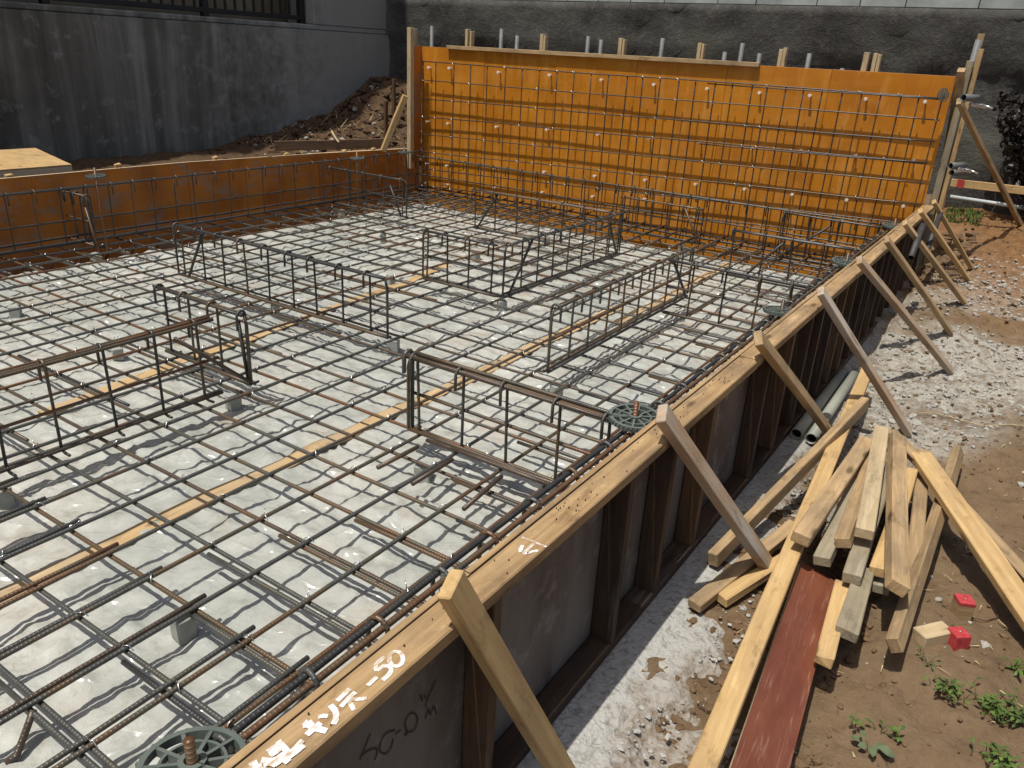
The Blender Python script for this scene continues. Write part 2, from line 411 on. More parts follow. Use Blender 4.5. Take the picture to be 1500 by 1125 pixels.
def box_mesh(name, sx, sy, sz, mat, bev=.002, jit=0.0, segs=1):
    bm = bmesh.new(); bmesh.ops.create_cube(bm, size=1)
    for v in bm.verts: v.co = Vector((v.co.x * sx, v.co.y * sy, v.co.z * sz))
    if segs > 1:
        ed = [e for e in bm.edges if abs(e.verts[0].co.x - e.verts[1].co.x) > sx * .5]
        bmesh.ops.subdivide_edges(bm, edges=ed, cuts=segs - 1)
        ph = random.random() * 6; ph2 = random.random() * 6
        for v in bm.verts:
            t = v.co.x / sx
            v.co.y += jit * sin(t * 3 + ph); v.co.z += jit * sin(t * 2.6 + ph2)
    elif jit:
        for v in bm.verts: v.co += Vector([random.uniform(-jit, jit) for _ in range(3)])
    if bev: bmesh.ops.bevel(bm, geom=list(bm.edges), offset=bev, segments=1, affect='EDGES', clamp_overlap=True) if segs == 1 else bmesh.ops.bevel(bm, geom=[e for e in bm.edges if not e.is_boundary and e.calc_face_angle(0) > .5], offset=bev, segments=1, affect='EDGES', clamp_overlap=True)
    me = bpy.data.meshes.new(name); bm.to_mesh(me); bm.free(); me.materials.append(mat); return me

def axis_mat(A, B, upv=(0, 0, 1), roll=0.0):
    A = Vector(A); B = Vector(B); x = (B - A).normalized(); up = Vector(upv)
    z = (up - x * up.dot(x)); z = z.normalized() if z.length > 1e-4 else Vector((0, 1, 0))
    y = z.cross(x)
    M = Matrix((x, y, z)).transposed().to_4x4()
    M = Matrix.Translation((A + B) / 2) @ M @ Matrix.Rotation(roll, 4, 'X')
    return M
def timber(name, A, B, w, t, mat, parent=None, up=(0, 0, 1), roll=0.0, bev=.0025, warp=.004):
    """a sawn timber from A to B, w wide, t thick"""
    L = (Vector(B) - Vector(A)).length
    me = box_mesh(name, L, w, t, mat, bev, warp, max(1, int(L / .25)))
    return place(name, me, axis_mat(A, B, up, roll), parent)
def abox(name, lo, hi, mat, parent=None, bev=.0015):
    """axis-aligned box whose longest side is its local X so the grain runs along it"""
    lo = Vector(lo); hi = Vector(hi); d = hi - lo; c = (lo + hi) / 2
    k = max(range(3), key=lambda i: d[i])
    if k == 0: return place(name, box_mesh(name, d.x, d.y, d.z, mat, bev), Matrix.Translation(c), parent)
    if k == 1: return place(name, box_mesh(name, d.y, d.x, d.z, mat, bev), Matrix.Translation(c) @ Matrix.Rotation(pi / 2, 4, 'Z'), parent)
    return place(name, box_mesh(name, d.z, d.y, d.x, mat, bev), Matrix.Translation(c) @ Matrix.Rotation(-pi / 2, 4, 'Y'), parent)

# ================================================================== SETTING
# ---- ground: one sheet to the horizon
def ground_h(x, y):
    hr = -.088 + .16 * sstep(3.2, 6.3, y) + .16 * sstep(6.2, 7.6, y) + .05 * sstep(1.9, 3.5, x)
    hr = hr + .05 * np.exp(-((x - 2.0) / .5) ** 2 - ((y - 6.6) / .7) ** 2)
    hl = .21 + .03 * sstep(-4.2, -5.6, x) + (.16 * sstep(4.8, 6.2, y) + .40 * sstep(6.5, 7.7, y)) * sstep(-4.3, -5.7, x) + .20 * sstep(5.8, 7.4, y)
    pit = -.42 + 0 * x
    h = np.where(x > 1.24, hr, np.where(x < -3.80, hl, np.where(y > 6.20, .35 + 0 * x, np.where(y < -3.2, hr, pit))))
    return h
def grid_axis(parts): return np.unique(np.concatenate([np.linspace(a, b, n) for a, b, n in parts]).round(5))
gx = grid_axis([(-90, -12, 8), (-12, -6.2, 12), (-6.2, -3.85, 64), (-3.81, -3.79, 2), (-3.6, 1.2, 12), (1.235, 1.245, 2), (1.25, 2.9, 112), (2.9, 5, 24), (5, 90, 10)])
gy = grid_axis([(-90, -4, 8), (-3.5, -.4, 20), (-.4, 4.2, 270), (4.2, 8.6, 120), (8.6, 14, 8), (14, 90, 8)])
GX, GY = np.meshgrid(gx, gy, indexing='ij')
GZ = ground_h(GX, GY)
rough = np.where((GX > 1.24), .5, .8)
inside = (GX > -3.8) & (GX < 1.24) & (GY < 6.2) & (GY > -3.2)
mound = np.where(GX < -3.8, sstep(4.2, 6.2, GY), 0)
GZ = GZ + (fbm(GX, GY, 1.3, 3, 1) * .05 + fbm(GX, GY, 6, 5, 4, .58) * .035 * (1 + 1.3 * mound) + np.abs(fbm(GX, GY, 14, 3, 9)) * .018) * np.where(inside, .3, 1)
rub = sstep(1.9, 2.9, GY + fbm(GX, GY, 1.5, 4, 21) * 1.2 - (GX - 1.5) * 1.75) * sstep(7.0, 5.4, GY + fbm(GX, GY, 2, 3, 5) * .8) * (GX > 1.24)
rub *= sstep(-.25, .15, fbm(GX * .8, GY * 1.5, 1.5, 5, 31) + .12)
rub = np.maximum(rub, .75 * sstep(-.3, .2, fbm(GX, GY, 4, 4, 66)) * sstep(1.95, 1.6, GX + fbm(GX, GY, 3, 3, 8) * .25) * sstep(1.3, 2.0, GY) * (GX > 1.24) * sstep(6.2, 5, GY))
clay = sstep(4.6, 5.9, GY + (GX - 1.5) * .5) * (GX > 1.24)
GZ = GZ + rub * (fbm(GX, GY, 22, 4, 14, .6) * .018)
GZ = GZ - .05 * ((GX > 1.24) & (GX < 1.42) & (GY < 6.2))
nx, ny = GX.shape
idx = np.arange(nx * ny).reshape(nx, ny)
F = np.stack([idx[:-1, :-1], idx[1:, :-1], idx[1:, 1:], idx[:-1, 1:]], -1).reshape(-1, 4)
def heightmesh(name, X, Y, Z, mat, attrs=None, smooth=True):
    nx, ny = X.shape; idx = np.arange(nx * ny).reshape(nx, ny)
    F = np.stack([idx[:-1, :-1], idx[1:, :-1], idx[1:, 1:], idx[:-1, 1:]], -1).reshape(-1, 4)
    V = np.stack([X, Y, Z], -1).reshape(-1, 3)
    me = bpy.data.meshes.new(name)
    me.vertices.add(len(V)); me.vertices.foreach_set('co', V.ravel())
    me.loops.add(len(F) * 4); me.loops.foreach_set('vertex_index', F.ravel())
    me.polygons.add(len(F)); me.polygons.foreach_set('loop_start', np.arange(0, len(F) * 4, 4))
    me.polygons.foreach_set('use_smooth', [smooth] * len(F))
    for k, a in (attrs or {}).items():
        at = me.attributes.new(k, 'FLOAT', 'POINT'); at.data.foreach_set('value', np.asarray(a, np.float32).ravel())
    me.materials.append(mat); me.update(calc_edges=True); me.validate(); return me
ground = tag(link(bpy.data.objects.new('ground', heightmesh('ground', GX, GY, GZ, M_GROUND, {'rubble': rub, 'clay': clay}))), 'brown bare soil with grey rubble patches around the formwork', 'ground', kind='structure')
def gz_at(x, y):
    i = min(max(np.searchsorted(gx, x), 1), nx - 1); j = min(max(np.searchsorted(gy, y), 1), ny - 1)
    return float(max(GZ[i - 1, j - 1], GZ[i, j], GZ[i - 1, j], GZ[i, j - 1]))

# ---- lean concrete strip that sticks out from under the form
lx = np.arange(1.22, 1.72, .0085); ly = np.concatenate([np.arange(-1.6, 2.2, .011), np.arange(2.2, 6.15, .03)])
LX, LY = np.meshgrid(lx, ly, indexing='ij')
edge = 1.555 + .055 * fbm(LX * 0, LY, 2.2, 4, 3) + .03 * fbm(LX * 0, LY, 9, 3, 6) - .09 * sstep(1.6, 2.6, LY) - .06 * sstep(3.0, 4.2, LY)
rgh = sstep(1.40, 1.47, LX + .03 * fbm(LX, LY, 5, 3, 2))
smooth_patch = sstep(-.05, .1, fbm(LX, LY, 3.2, 2, 44))
LZ = -.070 + .002 * fbm(LX, LY, 5, 3, 7) - rgh * (.006 + (.008 - .005 * smooth_patch) * np.abs(fbm(LX, LY, 40, 2, 12)) + .006 * sstep(.3, .5, fbm(LX, LY, 20, 3, 71)))
pit = sstep(.14, .26, fbm(LX * 1.3, LY, 52, 2, 23, .6)) * rgh * (1 - .8 * smooth_patch)
LZ = LZ - .008 * pit - .012 * rgh * sstep(.035, .0, np.abs(fbm(LX, LY, 3.1, 3, 29))) 
LZ = LZ - .035 * sstep(-.06, .05, LX - edge + .03 * fbm(LX, LY, 18, 4, 33))
tag(link(bpy.data.objects.new('concrete_strip', heightmesh('concrete_strip', LX, LY, LZ, M_LEAN, {'dirt': np.clip(1.0 * sstep(-.10, .01, LX - edge + .07 * fbm(LX, LY, 9, 5, 87)) + .6 * sstep(.15, .5, fbm(LX, LY, 4, 4, 88)) * rgh, 0, 1)}))), 'rough pale lean concrete strip along the foot of the formwork', 'concrete', kind='structure')
# slab below the sheet
abox('concrete_base', (-3.40, -2.6, -.30), (1.235, 5.62, -.125), M_LEAN)['kind'] = 'structure'

# ---- plastic sheet
sx = np.arange(-3.52, 1.262, .017); sy = np.arange(-1.5, 5.80, .017)
SX, SY = np.meshgrid(sx, sy, indexing='ij')
wx = SX + .06 * fbm(SX, SY, 3, 3, 51); wy = SY + .06 * fbm(SX, SY, 3, 3, 61)
fold = 1 - np.abs(fbm(wx * .9, wy * 1.3, 6.0, 2, 43)) * 2.2
SZ = -.092 + .011 * fbm(SX, SY, 2.2, 3, 41) + .013 * np.clip(fold, 0, 1) ** 3 * sstep(-.3, .4, fbm(SX, SY, 1.3, 2, 77)) + .010 * fbm(wx * 1.0, wy * 1.6, 12, 2, 47) + .010 * (.5 - np.abs(fbm(wx * 1.5, wy, 15, 2, 53))) + .006 * fbm(wx, wy, 30, 2, 48)
edl = -3.36 + .05 * fbm(SX * 0, SY, 1.5, 3, 81)
SZ = SZ - .26 * sstep(edl + .02, edl - .16, SX) - .26 * sstep(5.52, 5.72, SY + .05 * fbm(SX, SY * 0, 1.5, 3, 82))
SZ = np.minimum(SZ, -.050)
sheet = tag(link(bpy.data.objects.new('plastic_sheet', heightmesh('plastic_sheet', SX, SY, SZ, M_SHEET))), 'crumpled clear plastic sheet over pale concrete under the rebar mat', 'plastic sheet')
def sheet_z(x, y):
    i = int(min(max((x + 3.52) / .017, 0), len(sx) - 1)); j = int(min(max((y + 1.5) / .017, 0), len(sy) - 1)); return float(SZ[i, j])

# ---- concrete retaining wall on the left with metal fence
xw = -5.8; yc = 7.86
lw = root('retaining_wall', (xw, 3, .2), 'tall grey stained concrete retaining wall carrying a dark metal fence', 'wall')
def wall_mesh(name, x0, x1, y0, y1, z0, z1, mat):
    n = max(2, int((y1 - y0) / .12)); m = max(2, int((z1 - z0) / .12))
    Y, Z = np.meshgrid(np.linspace(y0, y1, n), np.linspace(z0, z1, m), indexing='ij')
    X = x1 + .02 * fbm(Y, Z, 1.2, 4, 91)
    V = np.stack([X, Y, Z], -1).reshape(-1, 3).tolist(); idx = np.arange(n * m).reshape(n, m)
    Fc = np.stack([idx[:-1, :-1], idx[1:, :-1], idx[1:, 1:], idx[:-1, 1:]], -1).reshape(-1, 4).tolist()
    b = len(V)
    V += [(x0, y0, z0), (x0, y1, z0), (x0, y1, z1), (x0, y0, z1)]
    c = [idx[0, 0], idx[-1, 0], idx[-1, -1], idx[0, -1]]
    Fc += [(b, b + 3, b + 2, b + 1), [*idx[:, -1].tolist(), b + 2, b + 3], [*idx[::-1, 0].tolist(), b, b + 1], [*idx[-1, :].tolist(), b + 2, b + 1][::-1], [*idx[0, ::-1].tolist(), b, b + 3][::-1]]
    return mesh(name, V, Fc, mat)
place('wall_face', wall_mesh('wall_face', xw - .5, xw, -7, yc + .5, -.6, 1.52, M_OLDWALL), Matrix.Identity(4), lw)
abox('coping', (xw - .5, -7, 1.523), (xw - .035, yc - .03, 1.58), M_OLDWALL, lw, .01)
abox('pier', (xw - .5, 6.55, 1.582), (xw - .03, yc + .4, 3.4), M_OLDWALL, lw, .01)
fe = root('fence', (xw - .2, 4, 1.58), 'dark metal fence with upright bars on top of the grey retaining wall', 'fence')
abox('bottom_rail', (xw - .23, -6, 1.62), (xw - .17, 6.54, 1.67), M_FENCE, fe, .003)
abox('top_rail', (xw - .23, -6, 2.61), (xw - .17, 6.54, 2.66), M_FENCE, fe, .003)
for yp in (-4.6, -2.6, -.6, 1.4, 3.4, 5.1, 6.46): abox('fence_post', (xw - .235, yp, 1.583), (xw - .165, yp + .07, 2.9), M_FENCE, fe, .003)
pk = box_mesh('picket', .024, .024, .936, M_FENCE, .002)
for k in range(95):
    yp = -5.9 + k * .13
    if min(abs(yp - q - .03) for q in (-4.6, -2.6, -.6, 1.4, 3.4, 5.1, 6.46)) > .06:
        place('picket', pk, Matrix.Translation((xw - .2, yp, 2.14)), fe)
bw = root('house_wall', (xw - 3, 3, 1.5), 'dim brown house wall seen between the fence bars, made extra tall to shade the bank', 'wall')
abox('cladding', (xw - 1.6, -9, 0), (xw - .62, 12, 10.0), mk_simple('brown_cladding', (.20, .15, .09), (.32, .25, .16), 3, .8), bw, .01)  # height and nearness shaped to throw extra shade on the left bank

# ---- dark wall at the back with pale blocks on top
dw = root('stone_wall', (0, yc, .3), 'dark mossy rough wall behind the orange formwork with pale blocks on top', 'wall')
n_, m_ = 150, 34
Xd, Zd = np.meshgrid(np.linspace(xw - .4, 9, n_), np.linspace(-.5, 1.965, m_), indexing='ij')
Yd = yc + .055 * fbm(Xd, Zd, 1.6, 4, 15) + .03 * fbm(Xd, Zd, 7, 4, 16) - .035 * sstep(1.42, 1.50, Zd + .05 * fbm(Xd, Zd * 0, 1, 3, 9)) + .25 * (Zd < -.4)
idx = np.arange(n_ * m_).reshape(n_, m_)
Fd = np.stack([idx[:-1, :-1], idx[1:, :-1], idx[1:, 1:], idx[:-1, 1:]], -1).reshape(-1, 4).tolist()
Vd = np.stack([Xd, Yd, Zd], -1).reshape(-1, 3).tolist(); b = len(Vd)
Vd += [(xw - .4, yc + .6, 1.965), (9, yc + .6, 1.965)]
Fd.append([*idx[:, -1].tolist(), b + 1, b])
place('wall_face', mesh('wall_face', Vd, Fd, M_DARKWALL, True), Matrix.Identity(4), dw)
xk = xw - .3
k = 0
while xk < 7:
    wk = random.choice((.40, .40, .60, .40))
    for row in range(3):
        o = abox('block', (xk + .004 + (.2 if row % 2 else 0), yc + .02 + random.uniform(-.006, .006), 1.972 + row * .195), (xk + wk - .004 + (.2 if row % 2 else 0), yc + .17, 2.160 + row * .195), M_BLOCK, dw, .004)
    xk += wk
# earth fill above the block wall so nothing shows behind it
# ---- near-black mass of loose leaf faces with thin stems, right end of back wall
def leaf_cloud(name, centre, rad, n, size, mat, parent=None, seed=1, flat=1.0):
    r = np.random.default_rng(seed); V = []; Fc = []
    for i in range(n):
        d = r.normal(size=3); d /= np.linalg.norm(d); q = np.array(centre) + d * np.array(rad) * r.uniform(.25, 1) ** .5 * (1 + .25 * sin(d[0] * 7 + d[2] * 5))
        a = r.normal(size=3); a /= np.linalg.norm(a); c = np.cross(a, r.normal(size=3)); c /= np.linalg.norm(c)
        s = size * r.uniform(.6, 1.3); b0 = len(V)
        V += [q - a * s, q + c * s * .45, q + a * s, q - c * s * .45]; Fc.append((b0, b0 + 1, b0 + 2, b0 + 3))
    return mesh(name, V, Fc, mat)
sh = root('leaf_mass', (1.95, 7.6, .6), 'dark reddish black leafy mass against the stone wall at the right edge', 'leaf_mass')
place('crown', leaf_cloud('crown', (1.92, 7.50, 1.0), (.42, .22, .60), 4200, .032, M_LEAFD, seed=3), Matrix.Identity(4), sh)
tb = TB()
for k in range(5): tb.tube(wob((1.95 + .05 * k, 7.6, .1), (1.8 + .12 * k, 7.5, 1.25), .2, .02), .012, 6)
place('stem', tb.mesh('stem', MW['brown']), Matrix.Identity(4), sh)

# ================================================================== FORMWORK (right side)
FT = .5
fr = root('side_formwork', (1.30, 2.3, -.07), 'long low side formwork of old plywood with timber top plank, outer studs in shade', 'formwork')
ycut = [-1.60, -.68, .23, 1.10, 2.02, 2.93, 3.84, 4.75, 5.45, 6.02]
for a, b_ in zip(ycut[:-1], ycut[1:]):
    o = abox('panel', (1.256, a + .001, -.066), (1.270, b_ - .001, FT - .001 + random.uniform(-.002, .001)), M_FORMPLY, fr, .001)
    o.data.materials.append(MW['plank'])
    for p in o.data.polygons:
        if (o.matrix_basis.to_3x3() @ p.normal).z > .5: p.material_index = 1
pl = [(-1.6, 1.00, 0), (1.003, 1.76, 0), (1.765, 3.42, .003), (3.425, 4.72, -.002), (4.725, 6.02, .002)]
planks = []
for a, b_, dz in pl:
    planks.append(abox('top_plank', (1.274, a, FT - .031 + dz), (1.340, b_, FT + dz), MW['plank'], fr, .003))
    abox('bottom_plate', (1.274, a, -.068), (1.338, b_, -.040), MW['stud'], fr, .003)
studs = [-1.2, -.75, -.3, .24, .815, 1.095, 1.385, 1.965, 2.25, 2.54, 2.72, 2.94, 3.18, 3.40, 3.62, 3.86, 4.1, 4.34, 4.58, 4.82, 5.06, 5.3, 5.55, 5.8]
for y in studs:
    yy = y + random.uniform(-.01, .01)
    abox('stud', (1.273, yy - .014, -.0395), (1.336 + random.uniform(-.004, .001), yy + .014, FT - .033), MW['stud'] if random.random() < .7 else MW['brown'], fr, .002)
# nail heads and holes in the planks
tbn = TB()
for k in range(95):
    y = random.uniform(-.5, 5.9) if k > 60 else random.choice([.14, .55, .98, 1.5, 1.93]) + random.gauss(0, .06)
    x = random.uniform(1.282, 1.332); r = random.uniform(.0008, .0016)
    tbn.tube([(x, y, FT + .0005), (x, y, FT + .0042)], r, 5)
o = place('nail', tbn.mesh('nail', M_NAIL), Matrix.Identity(4), fr); o['kind'] = 'stuff'

# ---- hand-painted marks (strokes laid on the plank / board)
def strokes(name, lines, proj, w, mat, nrm, lift):
    V = []; Fc = []; nrm = Vector(nrm)
    for ln in lines:
        ww = w
        if isinstance(ln[0], float): ww = ln[0]; ln = ln[1:]
        P = [proj(*q) + nrm * lift for q in ln]
        if len(P) > 2:  # smooth
            Q = []
            for i in range(len(P) - 1):
                p0, p1, p2, p3 = P[max(i - 1, 0)], P[i], P[i + 1], P[min(i + 2, len(P) - 1)]
                for t in (0, .25, .5, .75):
                    Q.append(.5 * ((2 * p1) + (p2 - p0) * t + (2 * p0 - 5 * p1 + 4 * p2 - p3) * t * t + (3 * p1 - p0 - 3 * p2 + p3) * t ** 3))
            Q.append(P[-1]); P = Q
        b0 = len(V); n = len(P)
        for i, p in enumerate(P):
            d = (P[min(i + 1, n - 1)] - P[max(i - 1, 0)]).normalized(); s = nrm.cross(d)
            hw = ww * .5 * random.uniform(.92, 1.06)
            V += [p + s * hw, p - s * hw]
        for i in range(n - 1): Fc.append((b0 + 2 * i, b0 + 2 * i + 1, b0 + 2 * i + 3, b0 + 2 * i + 2))
        lift += .00008
    return mesh(name, V, Fc, mat)
def cA(x, y): return PZ(350 + x / 5.77, 930 + y / 5.77, FT)
def cB(x, y): return PZ(720 + x / 12.5, 760 + y / 12.5, FT)
def cD(x, y): return PX(500 + x / 8.333, 980 + y / 8.333, 1.2705)
el = lambda cx, cy, rx, ry, t0=0, rot=0, n=14: [(cx + rx * cos(t0 + 2 * pi * k / n) * cos(rot) - ry * sin(t0 + 2 * pi * k / n) * sin(rot), cy + rx * cos(t0 + 2 * pi * k / n) * sin(rot) + ry * sin(t0 + 2 * pi * k / n) * cos(rot)) for k in range(n + 1)]
marks = [[(1235, 192), (1160, 245), (1165, 305)], [(1165, 305), (1235, 262), (1285, 290), (1270, 335), (1215, 385)], el(1328, 205, 58, 62, .4),
         [.0075, (1088, 432), (1165, 358)],
         [(830, 562), (885, 510), (937, 458)], [(862, 612), (925, 545), (985, 488)], [(918, 545), (945, 590), (975, 642)], [(925, 540), (1000, 548), (1082, 540)],
         [.0095, (772, 598), (815, 650), (822, 700), (800, 762)], [.0075, (668, 698), (715, 690), (752, 692)],
         [.010, (540, 775), (580, 765), (628, 742)], [.010, (572, 852), (630, 800), (692, 750)], [.011, (548, 745), (640, 790), (742, 820)],
         [.009, (240, 1000), (310, 950), (372, 912)], [.008, (262, 1028), (330, 985), (395, 935)], [.009, (330, 905), (385, 965), (425, 1010)],
         [.009, (190, 1065), (300, 1065), (420, 1000)], [.008, (300, 1110), (420, 1020), (540, 900)], [.008, (400, 1060), (480, 1000), (552, 942)], [.010, (350, 1010), (390, 1060), (420, 1085)],
         [.011, (90, 1120), (160, 1085)], [.011, (205, 1105), (260, 1090), (320, 1105)], [.011, (20, 1190), (110, 1150), (200, 1120)], [.010, (120, 1180), (240, 1150)]]
o = place('painted_mark', strokes('painted_mark', marks, cA, .0075, M_WHITE, (0, 0, 1), .0008), Matrix.Identity(4), fr)
mk2 = [[.0058, (560, 345), (790, 430), (1005, 518)], [.006, (775, 452), (670, 560), (585, 645)], [.0075, (565, 652), (700, 620), (852, 582)], [.008, (525, 620), (540, 550), (572, 490)]]
place('painted_mark', strokes('painted_mark', mk2, cB, .006, M_WHITE, (0, 0, 1), .0008), Matrix.Identity(4), fr)
mk3 = [[(352, 790), (290, 940), (225, 1110)], [(240, 1060), (330, 990), (425, 970), (430, 1040), (400, 1115)], [(655, 742), (540, 785), (475, 900), (470, 1000), (540, 1030), (600, 960), (630, 850)], [(650, 795), (725, 738)],
       el(850, 650, 72, 118, 2.5, .25), [.008, (770, 800), (805, 780)], [(960, 310), (985, 390)], [(1010, 318), (1030, 365)], [(1022, 605), (1055, 480), (1082, 560), (1120, 445), (1152, 545)], [(1150, 130), (1060, 330), (1020, 470)]]
place('marker_writing', strokes('marker_writing', mk3, cD, .0035, M_MARK, (1, 0, 0), .0012), Matrix.Identity(4), fr)

# ---- raking braces of the side form
brace_px = [
    ((655, 856), (838, 1150), .060, 'fresh', 'first brace nearest the camera, clean yellow timber running out of frame at the bottom'),
    ((970, 606), (1132, 838), .058, 'pink', 'second brace from the camera, grey split face, foot by the lumber pile'),
    ((1110, 494), (1218, 640), .055, 'tan', 'brace whose foot lands behind the crossed timbers of the lumber pile'),
    ((1203, 426), (1330, 634), .052, 'pink', 'pinkish brace passing behind the top end of the leaning yellow board'),
    ((1257, 380), (1394, 546), .050, 'pink', 'bleached pale brace standing on the grey rubble, longest in view of the far braces'),
    ((1297, 350), (1393, 488), .048, 'tan', 'thin brace with a small shadow at its foot, fourth from the orange wall'),
    ((1324, 326), (1416, 446), .045, 'tan', 'thin brace third from the orange wall end of the side formwork'),
    ((1348, 309), (1418, 410), .042, 'fresh', 'thin yellow brace second from the orange wall'),
    ((1367, 296), (1423, 391), .040, 'fresh', 'last thin brace right beside the end post of the orange wall'),
]
for (t, bfoot, wd, mt, lab) in brace_px:
    A = PZ(*t, .585); zf = -.07
    for _ in range(4):
        B = PZ(*bfoot, zf); zf = (gz_at(B.x, B.y) if B.x > 1.5 else -.072) + .012
    B = PZ(*bfoot, zf)
    side = Vector((1, .0, .6))
    o = timber('brace', A, B, wd, .028, MW[mt], None, up=side)
    tag(o, lab, 'brace', 'raking braces along the side formwork')

# ================================================================== FORMWORK (left side, low)
fl = root('low_formwork', (-3.74, 3, -.3), 'low formwork of used orange plywood along the far left side', 'formwork')
def lft(y): return .465 - .02 * max(0, (y - 3.2)) - (.012 * max(0, y - 5))
lcuts = [-2.2, -.4, 1.35, 3.15, 4.55, 6.0]
for a, b_ in zip(lcuts[:-1], lcuts[1:]):
    za, zb = lft(a), lft(b_)
    V = [(-3.735, a + .002, -.36), (-3.72, a + .002, -.36), (-3.72, b_ - .002, -.36), (-3.735, b_ - .002, -.36), (-3.735, a + .002, za), (-3.72, a + .002, za), (-3.72, b_ - .002, zb), (-3.735, b_ - .002, zb)]
    Fc = [(0, 3, 2, 1), (4, 5, 6, 7), (0, 1, 5, 4), (1, 2, 6, 5), (2, 3, 7, 6), (3, 0, 4, 7)]
    c = Vector((-3.73, (a + b_) / 2, .05))
    o = place('panel', mesh('panel', [Vector(v) - c for v in V], Fc, M_ORANGE2), Matrix.Translation(c), fl)
    o.data.materials.append(M_PLYEDGE); o.data.polygons[1].material_index = 1
    timber('top_rail', (-3.770, a + .01, za - .022), (-3.770, b_ - .01, zb - .022), .055, .03, MW['tan'], fl)
for (px, py) in [(14, 259), (173, 243), (315, 232), (418, 227), (503, 222), (545, 219)]:
    q = PX(px, py, -3.80); timber('stake', (q.x - .02, q.y + .03, .1), (q.x + .03, q.y - .02, q.z + .02), .045, .03, MW['fresh'], fl, up=(1, 0, 0))

# ================================================================== FORMWORK (orange wall at the back)
WY = 6.02; WT = 1.41
fb = root('wall_formwork', (-1.2, WY, -.2), 'tall glossy orange plywood wall formwork across the back of the pit', 'formwork')
xs = [-3.70, -2.90, -2.08, -1.25, -.43, .40, 1.262]
for a, b_ in zip(xs[:-1], xs[1:]):
    abox('panel', (a + .0015, WY + random.uniform(-.001, .002), -.36), (b_ - .0015, WY + .015, WT + random.uniform(-.003, .003)), M_ORANGE, fb, .001)
abox('return_panel', (-3.718, 5.86, .30), (-3.703, 6.018, WT), M_ORANGE2, fb, .001)
abox('top_batten', (PY(655, 66, WY - .02).x, WY - .035, WT - .012), (PY(1113, 92, WY - .02).x, WY - .003, WT + .022), MW['tan'], fb, .002)
# timber studs and steel pipes that stand up behind the plywood
for (u0, vt, wd, m) in [(686, 43, .032, 'fresh'), (692, 46, .02, 'fresh'), (796, 50, .034, 'fresh'), (800, 53, .022, 'pale'), (911, 56, .034, 'fresh'), (916, 58, .02, 'fresh'), (1027, 63, .032, 'fresh'), (1032, 65, .02, 'pale'),
                     (1146, 72, .03, 'fresh'), (1152, 70, .026, 'fresh'), (1271, 77, .04, 'fresh'), (1284, 78, .028, 'fresh'), (1290, 80, .024, 'fresh'), (608, 42, .03, 'fresh')]:
    q = PY(u0, vt, WY + .05)
    abox('stud', (q.x - wd / 2, WY + .02, -.1), (q.x + wd / 2, WY + .075, q.z), MW['pale'], fb, .002)
pipe_me = {}
def pipe(name, A, B, r, mat, parent=None, n=14, hollow=True, thick=.003):
    A = Vector(A); B = Vector(B); L = (B - A).length; V = []; Fc = []
    rings = [(-L / 2, r), (L / 2, r), (L / 2, r - thick), (L / 2 - .05, r - thick), (-L / 2 + .05, r - thick), (-L / 2, r - thick)]
    for (x, rr) in rings:
        for k in range(n): V.append((x, rr * cos(2 * pi * k / n), rr * sin(2 * pi * k / n)))
    pairs = [(0, 1), (1, 2), (2, 3), (4, 5), (5, 0)]
    for a, b_ in pairs:
        for k in range(n): Fc.append((a * n + k, b_ * n + k, b_ * n + (k + 1) % n, a * n + (k + 1) % n))
    Fc += [tuple(3 * n + k for k in range(n)), tuple(4 * n + k for k in range(n))[::-1]]
    me = mesh(name, V, Fc, mat, False); me.materials.append(M_BLACK)
    for p in me.polygons[-2:]: p.material_index = 1
    for p in me.polygons[:-2]: p.use_smooth = True
    me.update()
    return place(name, me, axis_mat(A, B), parent)
for (u0, vt) in [(632, 38), (734, 42), (757, 52), (861, 53), (880, 58), (970, 56), (1061, 76), (1087, 63), (1112, 78), (1185, 78), (1233, 100)]:
    q = PY(u0, vt, WY + .13); pipe('upright_pipe', (q.x - .01, WY + .13, -.05), (q.x + .006, WY + .13, q.z), .018, M_GALV, fb)
tall = PY(600, 40, 5.98)
abox('corner_post', (-3.715, 5.80, .2), (-3.665, 5.856, 1.575), MW['pale'], fb, .003)
# cone ties
rows = [[(627, 99), (657, 100), (729, 106), (804, 110), (880, 117), (957, 124), (1035, 130), (1112, 136), (1186, 140), (1268, 145), (1355, 149)],
        [(625, 178), (655, 181), (726, 186), (800, 190), (875, 197), (950, 203), (1025, 209), (1100, 217), (1172, 221), (1253, 228), (1338, 235)],
        [(624, 240), (653, 243), (724, 247), (796, 252), (870, 258), (944, 264), (1018, 270), (1090, 277), (1160, 285), (1240, 293), (1323, 302)],
        [(622, 268), (653, 271), (723, 275), (793, 282), (867, 288), (943, 292), (1157, 311), (1233, 323)]]
cone = TB()
cone.tube([(0, 0, 0), (0, -.03, 0)], .010, 8)
n0 = len(cone.v)
ct = TB(); V = []; 
def cone_mesh():
    bm = bmesh.new()
    prof = [(0, .008), (-.035, .009), (-.036, .016), (-.052, .018), (-.053, .007)]
    n = 9; rs = [[bm.verts.new((r * cos(2 * pi * k / n), y, r * sin(2 * pi * k / n))) for k in range(n)] for y, r in prof]
    for a, b_ in zip(rs[:-1], rs[1:]):
        for k in range(n): bm.faces.new((a[k], a[(k + 1) % n], b_[(k + 1) % n], b_[k]))
    bm.faces.new(rs[-1]); bmesh.ops.recalc_face_normals(bm, faces=bm.faces)
    me = bpy.data.meshes.new('form_tie'); bm.to_mesh(me); bm.free(); me.materials.append(M_CONE); return me
cm = cone_mesh()
